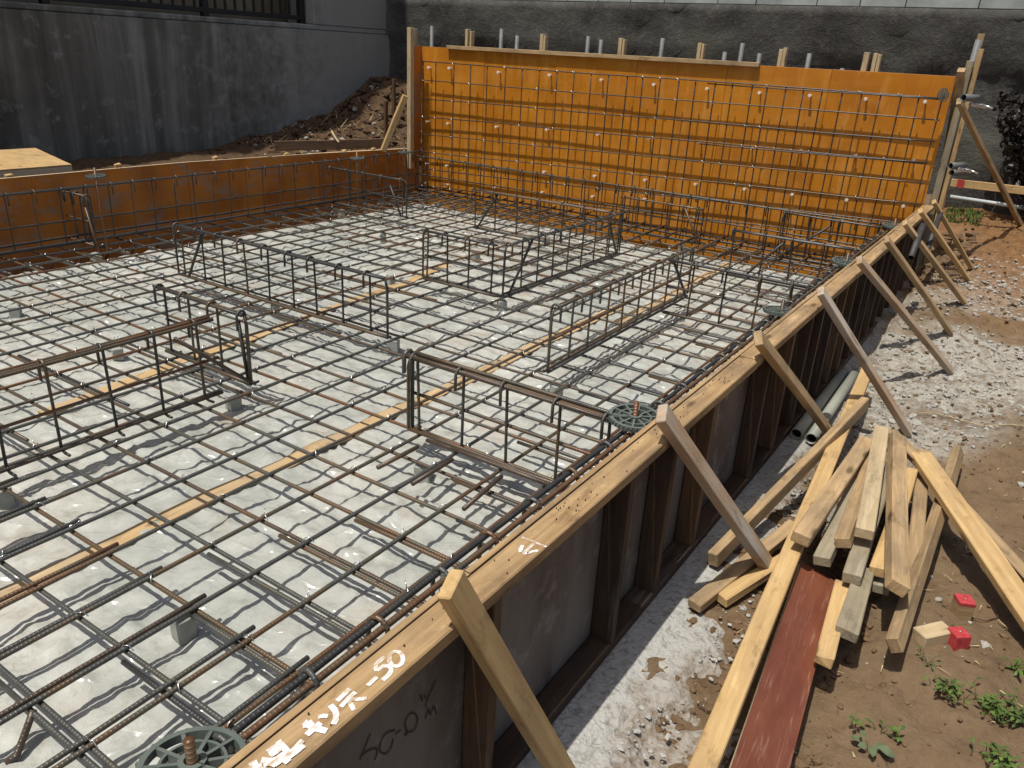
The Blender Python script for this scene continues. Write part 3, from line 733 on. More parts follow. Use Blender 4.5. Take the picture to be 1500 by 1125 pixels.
for rw in rows:
    for (u0, v0) in rw:
        q = PY(u0, v0, WY - .045); place('form_tie', cm, Matrix.Translation((q.x, WY, q.z)) @ Matrix.Diagonal((.75, .9, .75, 1)), fb)
# right end of the wall form
timber('end_post', PX(1371, 306, 1.30), Vector((1.285, 5.99, 1.46)), .055, .05, MW['tan'], fb, up=(1, 0, 0))
abox('end_stud', (1.30, 6.04, -.1), (1.345, 6.09, 1.52), MW['grey'], fb, .002)
abox('end_stud', (1.352, 6.07, -.1), (1.385, 6.11, 1.60), MW['fresh'], fb, .002)
abox('end_stud', (1.315, 6.15, -.1), (1.36, 6.19, 1.70), MW['tan'], fb, .002)
pipe('upright_pipe', (1.30, 6.12, -.1), (1.335, 6.12, 1.66), .024, M_GALV, fb)
for (u0, v0) in [(1411, 143), (1392, 243), (1394, 253)]:
    q = PX(u0, v0, 1.42); pipe('waler_pipe', q, q + Vector((.07, .13, .0)), .022, M_GALV, fb)
for (u0, v0) in [(1424, 152), (1404, 247)]:
    q = PX(u0, v0, 1.47)
    c = box_mesh('pipe_clamp', .12, .03, .022, M_WIRE, .004); place('pipe_clamp', c, axis_mat(q + Vector((-.03, 0, 0)), q + Vector((.09, .12, -.02))), fb)
    pipe('clamp_bolt', q + Vector((.04, .06, .0)), q + Vector((.12, .02, -.02)), .007, M_WIRE, fb, 8)
for (a, b_) in [((1366, 333), (1345, 372)), ((1352, 350), (1352, 402))]:
    pass
# steel uprights standing on the ground beside the wall end
for i, (u0, v0, u1, v1, r) in enumerate([(1352, 330, 1334, 378, .019), (1378, 312, 1358, 366, .018)]):
    A = PX(u0, v0, 1.42); B = PX(u1, v1, 1.44)
    o = pipe('prop_pipe', A, B, r, M_DSTEEL); tag(o, ['short dark steel pipe leaning on the side formwork below the last braces', 'short steel pipe behind the last brace at the wall end'][i], 'pipe')
# raker on the right of the wall form
A = PX(1404, 148, 1.36); B = PZ(1500, 338, .2); B2 = A + (B - A) * 1.06
tag(timber('raker', A, B2, .048, .03, MW['tan'], None, up=(1, -.2, .3)), 'long timber raker leaning from the orange wall end down to the soil', 'brace')
# batter board with a red mark and the pipe behind
A = PY(1393, 267, 7.1); B = PY(1560, 287, 7.1)
bb = root('batter_board', A, 'horizontal pale batter board with a red paint mark in front of the dark wall', 'board')
timber('board', A, B, .018, .065, MW['fresh'], bb)
q0 = PY(1402, 268.5, 7.085); q1 = PY(1412, 269.6, 7.085)
timber('red_mark', q0, q1, .004, .0655, M_RED, bb, warp=0, bev=0)
A = PY(1392, 288, 7.45); B = PY(1545, 311, 7.45)
tag(pipe('ground_pipe', A, B, .017, mk_simple('pale_pipe', (.38, .43, .42), (.5, .55, .54), 6, .5)), 'pale thin pipe lying along the foot of the dark wall', 'pipe')
q = PZ(1487, 310, .26)
o = place('flat_stone', box_mesh('flat_stone', .16, .08, .03, M_RUBBLE, .008, .008), Matrix.Translation(q) @ Matrix.Rotation(.4, 4, 'Z')); tag(o, 'flat grey stone beside the raker foot near the pale pipe', 'stone')

# ================================================================== things on the left bank
A = PZ(0, 218, .44)
sb = root('plywood_stack', (-4.4, 1.7, .4), 'stack of yellow plywood sheets lying on the bank at the left edge', 'plywood')
c = [PZ(105, 242, .46), PZ(52, 217.5, .46)]
e0 = c[0]; e1 = c[1]; dirx = (e1 - e0); dirx.z = 0
dy = Vector((-.99, -1.6, 0)).normalized()
pe = (PZ(0, 250, .46) - e0); pe.z = 0; pe = pe.normalized()
for k, zz in enumerate((.415, .428, .441, .454)):
    a = e0.copy(); b_ = e0 + dirx * 1.0; L = 1.8
    V = [Vector((p.x, p.y, zz + dz)) for dz in (0, .0115) for p in (a, b_, b_ + pe * L, a + pe * L)]
    Fc = [(0, 3, 2, 1), (4, 5, 6, 7), (0, 1, 5, 4), (1, 2, 6, 5), (2, 3, 7, 6), (3, 0, 4, 7)]
    place('plywood_sheet', mesh('plywood_sheet', V, Fc, MW['fresh'] if k == 3 else M_PLYEDGE), Matrix.Identity(4), sb)
for q in (e0 + dirx * .2, e0 + dirx * .8):
    timber('bearer', q + Vector((0, 0, -.12 + .44 - q.z)) + pe * .02, q + Vector((0, 0, -.12 + .44 - q.z)) + pe * 1.4, .06, .13, MW['tan'], sb)
A = PZ(402, 214, .36); B = PZ(572, 209, .42)
tag(timber('plank', A, B, .03, .10, MW['brown'], None), 'brown plank lying on edge on the bank in front of the dirt heap', 'plank')
tag(timber('diagonal_prop', PZ(594, 140, .98), PZ(561, 221, .47), .05, .04, MW['fresh'], None, up=(1, -.5, 0)), 'light timber prop leaning against the corner post of the orange wall', 'prop')
tag(timber('stake', PY(577, 116, 6.9), PY(577, 190, 6.9), .035, .035, MW['brown'], None), 'taller dark stake standing in the dirt heap left of the orange wall', 'stake')
tag(timber('stake', PY(565, 148, 6.6), PY(565, 210, 6.6), .04, .04, MW['brown'], None), 'shorter brown stake between the dirt heap and the light prop', 'stake')
for i, (a, b_, m, lab) in enumerate([((486, 192), (496, 208), 'pale', 'thin white stick poking up behind the low formwork'), ((388, 226), (402, 232), 'pale', 'small pale wood offcut on the bank near the plank end')]):
    tag(timber('stick', PZ(*a, .5), PZ(*b_, .45), .018, .012, MW[m], None), lab, 'stick')

def stones(name, pts, size, mat, seed, flat=.7):
    r = np.random.default_rng(seed); V = []; Fc = []
    base = []
    bm = bmesh.new(); bmesh.ops.create_icosphere(bm, subdivisions=1, radius=1); bv = np.array([v.co[:] for v in bm.verts]); bf = [[v.index for v in f.verts] for f in bm.faces]; bm.free()
    for (x, y, z, s) in pts:
        m = bv * (1 + r.uniform(-.32, .32, (len(bv), 1))) * np.array([1, r.uniform(.6, 1), flat * r.uniform(.6, 1.1)]) * s
        a = r.uniform(0, 6.28); R = np.array([[cos(a), -sin(a), 0], [sin(a), cos(a), 0], [0, 0, 1]])
        b0 = len(V); V += (m @ R.T + np.array([x, y, z])).tolist(); Fc += [[i + b0 for i in f] for f in bf]
    return mesh(name, V, Fc, mat)
def scatter(n, xr, yr, smin, smax, dens=None, pw=2.5):
    out = []
    while len(out) < n:
        x, y = RNG.uniform(*xr), RNG.uniform(*yr)
        if dens is not None and RNG.uniform() > dens(x, y): continue
        s = smin + (smax - smin) * RNG.uniform() ** pw
        out.append((x, y, gz_at(x, y) - .1 * s, s))
    return out
def rdens(x, y):
    i = min(np.searchsorted(gx, x), nx - 1); j = min(np.searchsorted(gy, y), ny - 1); return .04 + rub[i, j]
tag(link(bpy.data.objects.new('rubble', stones('rubble', scatter(3400, (1.44, 2.9), (1.2, 6.6), .003, .020, rdens, 3.2), 0, M_RUBBLE, 5))), 'grey broken concrete rubble scattered over the soil', 'rubble', kind='stuff')
pts = []
for k in range(260):
    y = RNG.uniform(.1, 2.6); j = min(np.searchsorted(ly, y), len(ly) - 1); x = float(edge[0, j]) + RNG.normal(.0, .035)
    pts.append((x, y, max(gz_at(x, y), -.085) + .001, 0.0025 + .011 * RNG.uniform() ** 3))
tag(link(bpy.data.objects.new('concrete_chips', stones('concrete_chips', pts, 0, M_LEAN, 15, .5))), 'broken concrete chips along the ragged edge of the concrete strip', 'rubble', kind='stuff')
tag(link(bpy.data.objects.new('earth_clods', stones('earth_clods', scatter(2600, (1.5, 3.1), (-.1, 7.4), .003, .017, None, 3) + scatter(1100, (1.46, 1.9), (.2, 2.4), .003, .022, None), 0, M_CLOD, 6))), 'brown clods of earth on the bare soil', 'soil', kind='stuff')
tag(link(bpy.data.objects.new('dirt_heap', stones('dirt_heap', scatter(900, (-5.75, -3.85), (4.4, 7.5), .010, .062, lambda x, y: .15 + .85 * float(sstep(4.8, 6.4, y)) , 2.2), 0, M_CLODD, 7))), 'heap of dug earth and clods in the corner below the retaining wall', 'soil', kind='stuff')
tag(link(bpy.data.objects.new('rubble', stones('rubble', scatter(110, (-5.6, -4.0), (5.2, 7.4), .006, .04, None, 2.4), 0, M_RUBBLE, 19))), 'pale stone bits mixed into the dirt heap in the corner', 'rubble', kind='stuff')
tag(link(bpy.data.objects.new('dark_earth', stones('dark_earth', scatter(240, (1.38, 1.62), (5.3, 6.9), .015, .06, None), 0, M_CLOD, 8))), 'dark clods of earth around the pipes at the wall end', 'soil', kind='stuff')

# ================================================================== REBAR MAT
R_M = .0070
mat_r = root('rebar_mat', (-1.2, 2.2, 0), 'wide tied rebar mat laid above the plastic sheet inside the formwork', 'rebar mat')
def put(tbx, name, m, parent=mat_r): return place(name, tbx.mesh(name, m), Matrix.Identity(4), parent)
def pick(): return random.choice((REB, REB, REB, REB, REBD, REBR))
xsY = [.2 * n + random.uniform(-.006, .006) for n in range(-17, 6)]
ysX = [.2 * m + random.uniform(-.006, .006) for m in range(-7, 29)]
for i, x in enumerate(xsY):
    if abs(x - 1.0) < .05: pass
    put(TB().tube(wob((x, -1.5, R_M), (x + random.uniform(-.012, .012), 5.82, R_M)), R_M), 'rebar', pick())
for j, y in enumerate(ysX):
    P = wob((-3.62, y, -R_M), (1.06, y + random.uniform(-.01, .01), -R_M)).tolist()
    P += [(1.11, y, -.018), (1.155, y, -.045), (1.17, y, -.075)]
    put(TB().tube(P, R_M), 'rebar', pick())
# lapped bars lying beside the long ones
for i, x in enumerate(xsY):
    if -1.9 < x < .95:
        e = .25 + random.uniform(-.02, .02); put(TB().tube(wob((x - .019, -1.4, R_M), (x - .019, e, R_M + .004)), R_M), 'lap_bar', pick())
    if -3.3 < x < .8 and i % 2:
        e = 3.3 + random.uniform(-.3, .3); put(TB().tube(wob((x + .019, e, R_M), (x + .019, e + .7, R_M)), R_M), 'lap_bar', pick())
for j, y in enumerate(ysX):
    if -.6 < y < 5.3:
        x0 = .52 + random.uniform(-.1, .16) - .25 * (y < .9)
        put(TB().tube([*wob((x0, y - .02, -R_M), (1.08, y - .02, -R_M)).tolist(), (1.14, y - .02, -.03), (1.172, y - .02, -.075)], R_M), 'lap_bar', pick())
        if j % 2: put(TB().tube(wob((-1.7 + random.uniform(-.2, .2), y + .02, -R_M), (-.9, y + .02, -R_M)), R_M), 'lap_bar', pick())
# perimeter long bars near the side form
put(TB().tube(wob((1.09, -1.5, .012), (1.09, 5.8, .012)), .0082), 'edge_bar', REB)
put(TB().tube(wob((1.17, -1.5, -.06), (1.17, 5.8, -.06)), .0082), 'edge_bar', REBD)
put(TB().tube(wob((-3.50, -1.5, .03), (-3.50, 5.8, .03)), .0082), 'edge_bar', REBD)
put(TB().tube(wob((-3.60, -1.5, .05), (-3.60, 5.8, .05)), .0082), 'edge_bar', REBD)
put(TB().tube(wob((-3.58, -1.5, -.16), (-3.58, 5.8, -.16)), .0082), 'edge_bar', REBR)
put(TB().tube(wob((-3.6, 5.72, .02), (1.15, 5.72, .02)), .0082), 'edge_bar', REBD)
put(TB().tube(wob((-3.6, 5.64, .0), (1.15, 5.64, .0)), .0082), 'edge_bar', REBR)
put(TB().tube(wob((-3.6, 5.84, .03), (1.15, 5.84, .03)), .0082), 'edge_bar', REBD)
# short haunch bars along the left and back edges
hb = TB()
for k in range(37):
    y = -1.3 + k * .195; hb.tube([(-3.15, y + .03, -.012), (-3.38, y + .03, -.02), (-3.52, y + .03, -.17), (-3.64, y + .03, -.22)], .008, 6)
for k in range(24):
    x = -3.3 + k * .19; hb.tube([(x, 5.30, -.012), (x, 5.55, -.02), (x, 5.68, -.16), (x, 5.9, -.2)], .008, 6)
    hb.tube(wob((x + .07, 5.2, .02), (x + .09, 5.88, .05)), .008, 6)
o = put(hb, 'haunch_bars', REBR); o['kind'] = 'stuff'
put(TB().tube([PZ(49, 1040, .0), PZ(40, 1065, -.03), PZ(24, 1108, -.075), PZ(8, 1118, -.08)], .008), 'prop_bar', REBR)
# few odd short bars by cage A
for a, b_ in [((553, 685), (612, 655)), ((603, 708), (662, 672)), ((680, 745), (735, 697)), ((625, 645), (835, 718)), ((655, 655), (810, 712))]:
    put(TB().tube(wob(PZ(*a, .022), PZ(*b_, .03)), .0085), 'short_bar', REBR)
# tie wires: little twisted loops at the crossings
tw = TB()
for x in xsY:
    for y in ysX:
        if y > 5.6 or y < -.7: continue
        near = y < 2.2
        if random.random() > (.55 if near else .4): continue
        a = random.uniform(0, 6.28); c, s = cos(a), sin(a)
        p = Vector((x, y, R_M * 2))
        tw.tube([p + Vector((-.016 * c, -.016 * s, -.012)), p + Vector((-.006 * c, -.006 * s, .004)), p + Vector((.008 * c, .008 * s, .005)), p + Vector((.018 * c, .018 * s, -.010))], .0016, 4, False)
        if random.random() < .35: tw.tube([p, p + Vector((random.uniform(-.02, .02), random.uniform(-.02, .02), .018))], .0013, 4)
o = put(tw, 'tie_wire', M_WIRE); o['kind'] = 'stuff'

# ================================================================== REBAR CAGES (stiffening beams)
def stirrup_mesh(zt, r, m, foot=.05, hook=.024):
    P = [(0, foot * 1.0, .004), (0, .022, .004), (0, .006, .010), (0, 0, .028)]
    P += [(0, 0, z) for z in np.linspace(.08, zt - .03, 4)]
    for k in range(7):
        t = pi * k / 6; P.append((0, -hook * (1 - cos(t)), zt - .012 + hook * sin(t)))
    P.append((0, -2 * hook, zt - .07))
    return TB().tube(P, r, 7).mesh('stirrup', m)
CAGE_GROUP = 'standing beam cages rising from the mat'
def cage(axis, c, a0, a1, label, zt=.34, sp=.195, mats=(REBD, REB, REBD), hooks=True, ends='U', tie=True, r=.0058, hside=1, first=0.0, slope=0.0, rt=.0076, group=CAGE_GROUP):
    def W(t, off, z):  # cage local -> world
        return (t, c + off + slope * (t - a0), z) if axis == 'x' else (c + off + slope * (t - a0), t, z)
    rt_ = root('rebar_cage', W((a0 + a1) / 2, 0, 0), label, 'rebar cage', group)
    sm = stirrup_mesh(zt, r, mats[0])
    n = int((a1 - a0 - first) / sp + .3)
    for k in range(n + 1):
        t = a0 + first + k * sp + random.uniform(-.008, .008)
        rot = 0 if axis == 'x' else -pi / 2
        M = Matrix.Translation(W(t, 0, 0)) @ Matrix.Rotation(rot + (pi if hside < 0 else 0) + random.uniform(-.12, .12), 4, 'Z') @ Matrix.Rotation(random.uniform(-.03, .03), 4, 'Y')
        place('stirrup', sm, M, rt_)
    off = -.022 * hside if axis == 'x' else -.022 * hside
    e0, e1 = a0 - .02, a1 + .02
    def bar(o2, z, rr, m, x0=e0, x1=e1, nm='longitudinal_bar'):
        place(nm, TB().tube(wob(W(x0, o2, z), W(x1, o2, z), .15, .0025), rr, 8).mesh(nm, m), Matrix.Identity(4), rt_)
    if ends == 'U':
        def ubar(o2, zt2, rr, m):
            P = [W(e0, o2, .03)] + [W(e0, o2, z) for z in (.12, zt2 - .05)] + [W(e0 + .012, o2, zt2 - .016), W(e0 + .045, o2, zt2)] + [W(t, o2, zt2) for t in np.linspace(e0 + .15, e1 - .15, 5)] + [W(e1 - .045, o2, zt2), W(e1 - .012, o2, zt2 - .016), W(e1, o2, zt2 - .05), W(e1, o2, .1), W(e1, o2, .03)]
            place('frame_bar', TB().tube(P, rr, 8).mesh('frame_bar', m), Matrix.Identity(4), rt_)
        ubar(off * .5, zt - .004, rt * .85, mats[0])
    elif ends in ('L', 'R'):
        e = e0 if ends == 'L' else e1; g = 1 if ends == 'L' else -1; oth = e1 if ends == 'L' else e0
        P = [W(e, off * .5, .03), W(e, off * .5, .15), W(e, off * .5, zt - .05), W(e + g * .012, off * .5, zt - .016), W(e + g * .045, off * .5, zt - .004), W((e + oth) / 2, off * .5, zt - .004), W(oth, off * .5, zt - .004)]
        place('frame_bar', TB().tube(P, rt * .85, 8).mesh('frame_bar', mats[0]), Matrix.Identity(4), rt_)
    else: bar(off * .35, zt - .003, rt, mats[0])
    bar(off * 1.35, zt - .002, rt, mats[1])
    bar(.008, .172, .0066, mats[1])
    bar(-.010, .018, .0082, mats[2]); bar(.012, .016, .0082, mats[1])
    if tie:
        t3 = TB()
        for k in range(n + 1):
            if random.random() < .7:
                p = Vector(W(a0 + first + k * sp, off, zt + .005)); t3.tube([p + Vector((-.012, .006, -.01)), p, p + Vector((.014, -.01, -.012))], .0016, 4, False)
                if random.random() < .4: t3.tube([p, p + Vector((random.uniform(-.02, .02), random.uniform(-.02, .02), -.05))], .0014, 4, False)
        if t3.v:
            o = place('tie_wire', t3.mesh('tie_wire', M_WIRE), Matrix.Identity(4), rt_); o['kind'] = 'stuff'
    return rt_, W
def diag(rt_, A, B, m=REBD, r=.0085):
    place('diagonal_bar', TB().tube(wob(A, B, .15, .003), r, 8).mesh('diagonal_bar', m), Matrix.Identity(4), rt_)

cA_, WA = cage('x', 1.36, .17, 1.02, 'rusty front cage with a thick bundled top bar meeting the side formwork', mats=(REB, REBR, REBR), first=.03, ends='L', sp=.205)
for z, o2 in ((.345, -.035), (.352, -.012)):
    place('longitudinal_bar', TB().tube(wob(WA(.19, o2, z), WA(1.1, o2 + .02, z - .012), .15, .003), .0088, 8).mesh('longitudinal_bar', random.choice((REBD, REBR))), Matrix.Identity(4), cA_)
place('stirrup', stirrup_mesh(.34, .0085, REB), Matrix.Translation((.152, 1.37, 0)), cA_)
cB_, WB = cage('y', .24, 2.26, 3.95, 'right hand cage running away from the camera with dark shadow beside it', mats=(REB, REB, REBR), hside=-1)
diag(cB_, (.26, 3.62, .32), (.27, 3.90, .03))
cage('x', 3.53, .30, 1.08, 'cage branching from the long cage to the side formwork at mid length', ends='N', mats=(REBD, REBD, REBR), first=.12)
cD_, WD = cage('y', -.62, 3.13, 4.68, 'middle cage running away from the camera toward the orange wall', mats=(REBD, REB, REBD), hside=-1)
diag(cD_, (-.60, 3.40, .33), (-.60, 3.17, .03)); diag(cD_, (-.6, 4.45, .3), (-.6, 4.62, .05))
cage('x', 3.09, -1.20, -.66, 'short cage closing the near end of the middle cage', mats=(REBD, REBD, REBR), ends='L', sp=.17)
cF_, WF = cage('x', 2.09, -2.34, -.64, 'longest middle cage crossing the left half of the mat', mats=(REBD, REBD, REBD), first=.03, ends='U')
diag(cF_, (-2.08, 2.08, .33), (-2.26, 2.08, .03))
cG_, WG = cage('x', 1.26, -1.25, -.68, 'short dark cage in front of the longest middle cage', mats=(REBD, REBD, REBD), ends='R', sp=.19)
cH_, WH = cage('y', -.70, -.15, 1.10, 'near left cage running out of frame at the left edge', mats=(REBD, REBR, REB), ends='N', first=.0, sp=.2)
diag(cH_, (-.69, .93, .31), (-.66, 1.24, .03), REBR); diag(cH_, (-.70, 1.24, .30), (-.69, 1.26, .02))
cJ_, WJ = cage('x', 4.62, -1.93, -.64, 'far cage parallel to the orange wall, left of the middle cage', mats=(REBD, REBD, REBD), ends='N', sp=.21)
diag(cJ_, (-1.70, 4.60, .33), (-1.90, 4.61, .03))
cK_, WK = cage('x', 4.52, -3.50, -2.62, 'far left cage joining the low orange formwork near the corner', mats=(REBD, REBD, REBD), ends='R', sp=.21)
diag(cK_, (-2.78, 4.5, .27), (-2.66, 4.5, .03))
cL_, WL = cage('x', 4.72, .27, 1.08, 'second cage from the orange wall that meets the side formwork', mats=(REBF, REBF, REBF), ends='N', sp=.2)
diag(cL_, (.62, 4.7, .32), (.40, 4.7, .05))
cI_, WI = cage('x', 2.14, -3.84, -3.40, 'short cage at the left edge in front of the low formwork', zt=.36, mats=(REBD, REBD, REBR), ends='R', sp=.115)
diag(cI_, (-3.46, 2.14, .33), (-3.28, 2.10, .0), REBR, .008)
cM_, WM = cage('x', 5.62, .36, 1.10, 'small cage just before the right end of the orange wall', zt=.36, mats=(REBF, REBF, REBF), ends='L', sp=.2)
diag(cM_, (.70, 5.60, .30), (.42, 5.60, .05))
cN_, WN = cage('x', 5.55, -1.02, -.30, 'low small cage in front of the middle of the orange wall', zt=.30, mats=(REBF, REBF, REBF), ends='R', sp=.14)
diag(cN_, (-.45, 5.52, .3), (-.28, 5.5, .02))
# wall starter cages along the edges
cage('y', 1.125, -1.4, 5.75, 'long cage of hooked bars standing just inside the side formwork', zt=.345, mats=(REB, REBD, REBD), ends='N', hside=1, group='perimeter cages')
cage('y', -3.56, -1.4, 5.80, 'long cage of hooked bars standing along the low orange formwork', zt=.395, mats=(REBF, REBF, REBF), ends='N', sp=.172, hside=-1, r=.0048, rt=.0068, group='perimeter cages')
cage('x', 5.74, -3.55, 1.05, 'long cage of hooked bars along the foot of the orange wall', zt=.36, mats=(REBF, REBF, REBF), ends='N', sp=.17, r=.0052, rt=.0068, group='perimeter cages')

# ================================================================== WALL MESH in front of the orange form
wmr = root('rebar_grid', (-1.2, 5.92, .1), 'tall upright rebar grid standing close in front of the orange wall', 'rebar grid')
YM = 5.935
vx = [622, 640, 665, 690, 715, 741, 767, 790, 818, 842, 868, 893, 918, 944, 969, 995, 1021, 1048, 1074, 1103, 1125, 1152, 1178, 1205, 1233, 1262, 1290, 1319, 1349, 1380]
for u0 in vx:
    x = PY(u0, 90 + (u0 - 622) * .066, YM).x
    place('upright_bar', TB().tube(wob((x, YM, -.1), (x + random.uniform(-.012, .012), YM - .005, 1.275), .15, .002), .0056, 6).mesh('upright_bar', REBF), Matrix.Identity(4), wmr)
for k in range(8):
    zl, zr = 1.265 - .178 * k, 1.265 - .150 * k
    place('cross_bar', TB().tube(wob((-3.62, YM - .014, zl), (1.235, YM - .014, zr), .2, .004), .0056, 6).mesh('cross_bar', REBF), Matrix.Identity(4), wmr)
    if k in (0, 3):
        place('lap_bar', TB().tube(wob((-.55, YM - .016, zl - (zl - zr) * .65 - .014), (1.2, YM - .016, zr - .012), .2, .004), .0054, 6).mesh('lap_bar', REBF), Matrix.Identity(4), wmr)
t4 = TB()
for u0 in vx:
    for k in range(8):
        if random.random() < .38:
            x = PY(u0, 90 + (u0 - 622) * .066, YM).x; f = (x + 3.62) / 4.85; z = 1.265 - (.178 * (1 - f) + .150 * f) * k
            t4.tube([(x - .011, YM - .02, z + .008), (x, YM - .026, z), (x + .012, YM - .02, z - .008)], .0024, 4, False)
o = place('tie_wire', t4.mesh('tie_wire', M_WIRE), Matrix.Identity(4), wmr); o['kind'] = 'stuff'

# ================================================================== PLASTIC SPACER WHEELS on the upright bars
def wheel_mesh(R=.082):
    bm = bmesh.new()
    def ring(r0, r1, z0, z1, n=40, gap=.18):
        vs = []
        for k in range(n + 1):
            t = gap + (2 * pi - gap) * k / n
            vs.append([bm.verts.new((r * cos(t), r * sin(t), z)) for r, z in ((r0, z0), (r1, z0), (r1, z1), (r0, z1))])
        for a, b_ in zip(vs[:-1], vs[1:]):
            for i in range(4): bm.faces.new((a[i], a[(i + 1) % 4], b_[(i + 1) % 4], b_[i]))
        bm.faces.new(vs[0][::-1]); bm.faces.new(vs[-1])
    def bar(r0, r1, t, w2, h):
        d = Vector((cos(t), sin(t), 0)); s = Vector((-sin(t), cos(t), 0)) * w2
        v = [bm.verts.new(p + Vector((0, 0, z))) for z in (-h, h) for p in (d * r0 - s, d * r0 + s, d * r1 + s, d * r1 - s)]
        for f in ((0, 3, 2, 1), (4, 5, 6, 7), (0, 1, 5, 4), (1, 2, 6, 5), (2, 3, 7, 6), (3, 0, 4, 7)): bm.faces.new([v[i] for i in f])
    ring(R * .88, R, -.008, .008); ring(R * .58, R * .64, -.006, .006); ring(R * .16, R * .27, -.012, .012, 16)
    for k in range(11): bar(R * .25, R * .89, .18 + k * (2 * pi - .18) / 10, .0032, .007)
    for k in range(36): bar(R * .99, R * 1.045, .2 + k * (2 * pi - .3) / 36, .0022, .006)
    bmesh.ops.recalc_face_normals(bm, faces=bm.faces)
    me = bpy.data.meshes.new('plastic_spacer'); bm.to_mesh(me); bm.free(); me.materials.append(M_WHEEL); return me
wm = wheel_mesh()
wheels = [((930, 612), .375, .05, 'grey green plastic spacer wheel at the end of the rusty front cage'), ((1145, 456), .375, -.06, 'plastic spacer wheel at the end of the branching mid cage by the side formwork'), ((1240, 384), .375, .06, 'small plastic spacer wheel farther along the side formwork, by the bleached brace'),
          ((1310, 331), .375, .04, 'smallest plastic spacer wheel at the far end of the side formwork'), ((282, 1122), .36, -.12, 'large grey green spacer wheel cut off by the bottom edge of the photo'), ((140, 258), .50, .05, 'spacer wheel above the low formwork, nearest the plywood stack'), ((523, 232), .46, .04, 'spacer wheel on the low formwork between the stake and the corner'), ((592, 223), .43, .03, 'spacer wheel in the corner beside the tall corner post'), ((1368, 137), 1.29, 1.3, 'upright spacer wheel at the top right corner of the upright grid'), ((1390, 134), 1.3, 1.2, None)]
for (px, z, tilt, lab) in wheels:
    if not lab: continue
    if 'upright' in lab: q = PY(px[0] + 14, px[1] + 2, YM - .03)
    else: q = PZ(*px, z)
    o = place('plastic_spacer', wm, Matrix.Translation(q) @ Matrix.Rotation(tilt, 4, 'X') @ Matrix.Rotation(tilt * .6, 4, 'Y') @ Matrix.Rotation(random.uniform(0, 6), 4, 'Z') @ Matrix.Scale(.55 if 'upright' in lab else (.72 if 'low form' in lab or 'corner post' in lab else 1.0), 4))
    tag(o, lab, 'spacer wheel', 'plastic spacer wheels on the upright bars')
    if 'upright' not in lab:
        tb = TB().tube([(q.x, q.y, -.02), (q.x, q.y, q.z + .055)], .0085, 8); c = place('wheel_bar', tb.mesh('wheel_bar', REBR), Matrix.Identity(4), mat_r)

# ================================================================== MORTAR SPACER BLOCKS under the mat
blk = [((620, 690), 'pale mortar spacer block in front of the rusty front cage', .062), ((342, 587), 'mortar block under the corner of the short dark cage', .055), ((268, 915), 'dark mortar block under the nearest crossing at bottom left', .055), ((577, 505), 'mortar block under the end of the longest middle cage', .055),
       ((735, 447), 'mortar block under the near corner of the middle cage', .055), ((403, 449), 'mortar block under the middle of the longest middle cage', .05), ((815, 572), 'mortar block between the rusty front cage and the right hand cage', .055), ((172, 517), 'mortar block behind the near left cage', .055),
       ((22, 455), 'mortar block at the left edge of the mat beside a thin strip', .055), ((140, 377), 'mortar block under the short cage at the left edge', .055), ((561, 348), 'mortar block alone in the far left of the mat', .05), ((697, 372), 'mortar block beside the stirrups of the short closing cage', .055),
       ((999, 356), 'mortar block alone in the far right of the mat', .05), ((572, 408), 'mortar block behind the longest middle cage', .05), ((5, 725), 'mortar block cut by the left edge near the bottom', .06), ((500, 312), 'mortar block near the far left cage', .05), ((800, 352), 'mortar block inside the middle cage', .05), ((1028, 338), 'mortar block near the orange wall foot', .05)]
for (px, lab, s) in blk:
    zt_ = -.020
    q = PZ(*px, -.05)
    zb = sheet_z(q.x, q.y) - .004
    h = zt_ - zb
    o = place('spacer_block', box_mesh('spacer_block', s, s * .9, h, M_SPACER, .004, .0025), Matrix.Translation((q.x, q.y, zb + h / 2)) @ Matrix.Rotation(random.uniform(-.5, .9), 4, 'Z'))
    tag(o, lab, 'spacer block', 'mortar spacer blocks under the mat')

# timber strips under the mat
def strip(A, B, wd, lab):
    A = Vector(A); B = Vector(B); n = 24; d = (B - A); s = Vector((d.y, -d.x, 0)).normalized() * wd / 2; V = []; Fc = []
    for i in range(n + 1):
        p = A + d * i / n; z = max(sheet_z(p.x, p.y), sheet_z(p.x + s.x, p.y + s.y), sheet_z(p.x - s.x, p.y - s.y)) + .002
        wv = .004 * sin(i * .9 + p.y)
        for q, zz in ((p - s, z), (p + s, z), (p - s, z + .006), (p + s, z + .006)): V.append((q.x + wv, q.y, zz))
    for i in range(n):
        a = i * 4; b_ = a + 4; Fc += [(a + 2, a + 3, b_ + 3, b_ + 2), (a, b_, b_ + 1, a + 1), (a, a + 2, b_ + 2, b_), (a + 1, b_ + 1, b_ + 3, a + 3)]
    Fc += [(0, 1, 3, 2), (n * 4, n * 4 + 2, n * 4 + 3, n * 4 + 1)]
    c = A.copy(); R = Matrix.Rotation(math.atan2(d.y, d.x), 4, 'Z'); Mx = Matrix.Translation(c) @ R; Mi = Mx.inverted()
    o = place('timber_strip', mesh('timber_strip', [Mi @ Vector(v) for v in V], Fc, MW['strip']), Mx); tag(o, lab, 'timber strip', 'pale timber strips on the sheet under the mat')
MW['strip'] = wood('pale_orange_strip', (.50, .35, .18), (.41, .27, .13), (.34, .28, .19), .6, .1)
strip(PZ(-60, 898, -.07), PZ(905, 447, -.07), .075, 'long pale strip crossing the floor from the left edge toward the right hand cage')
strip(PZ(60, 600, -.07) + Vector((0, 0, 0)), PZ(655, 388, -.07), .065, 'pale strip passing below the longest middle cage')
strip(PZ(905, 470, -.07), PZ(1165, 330, -.07), .06, 'far pale strip beside the right hand cage toward the orange wall')

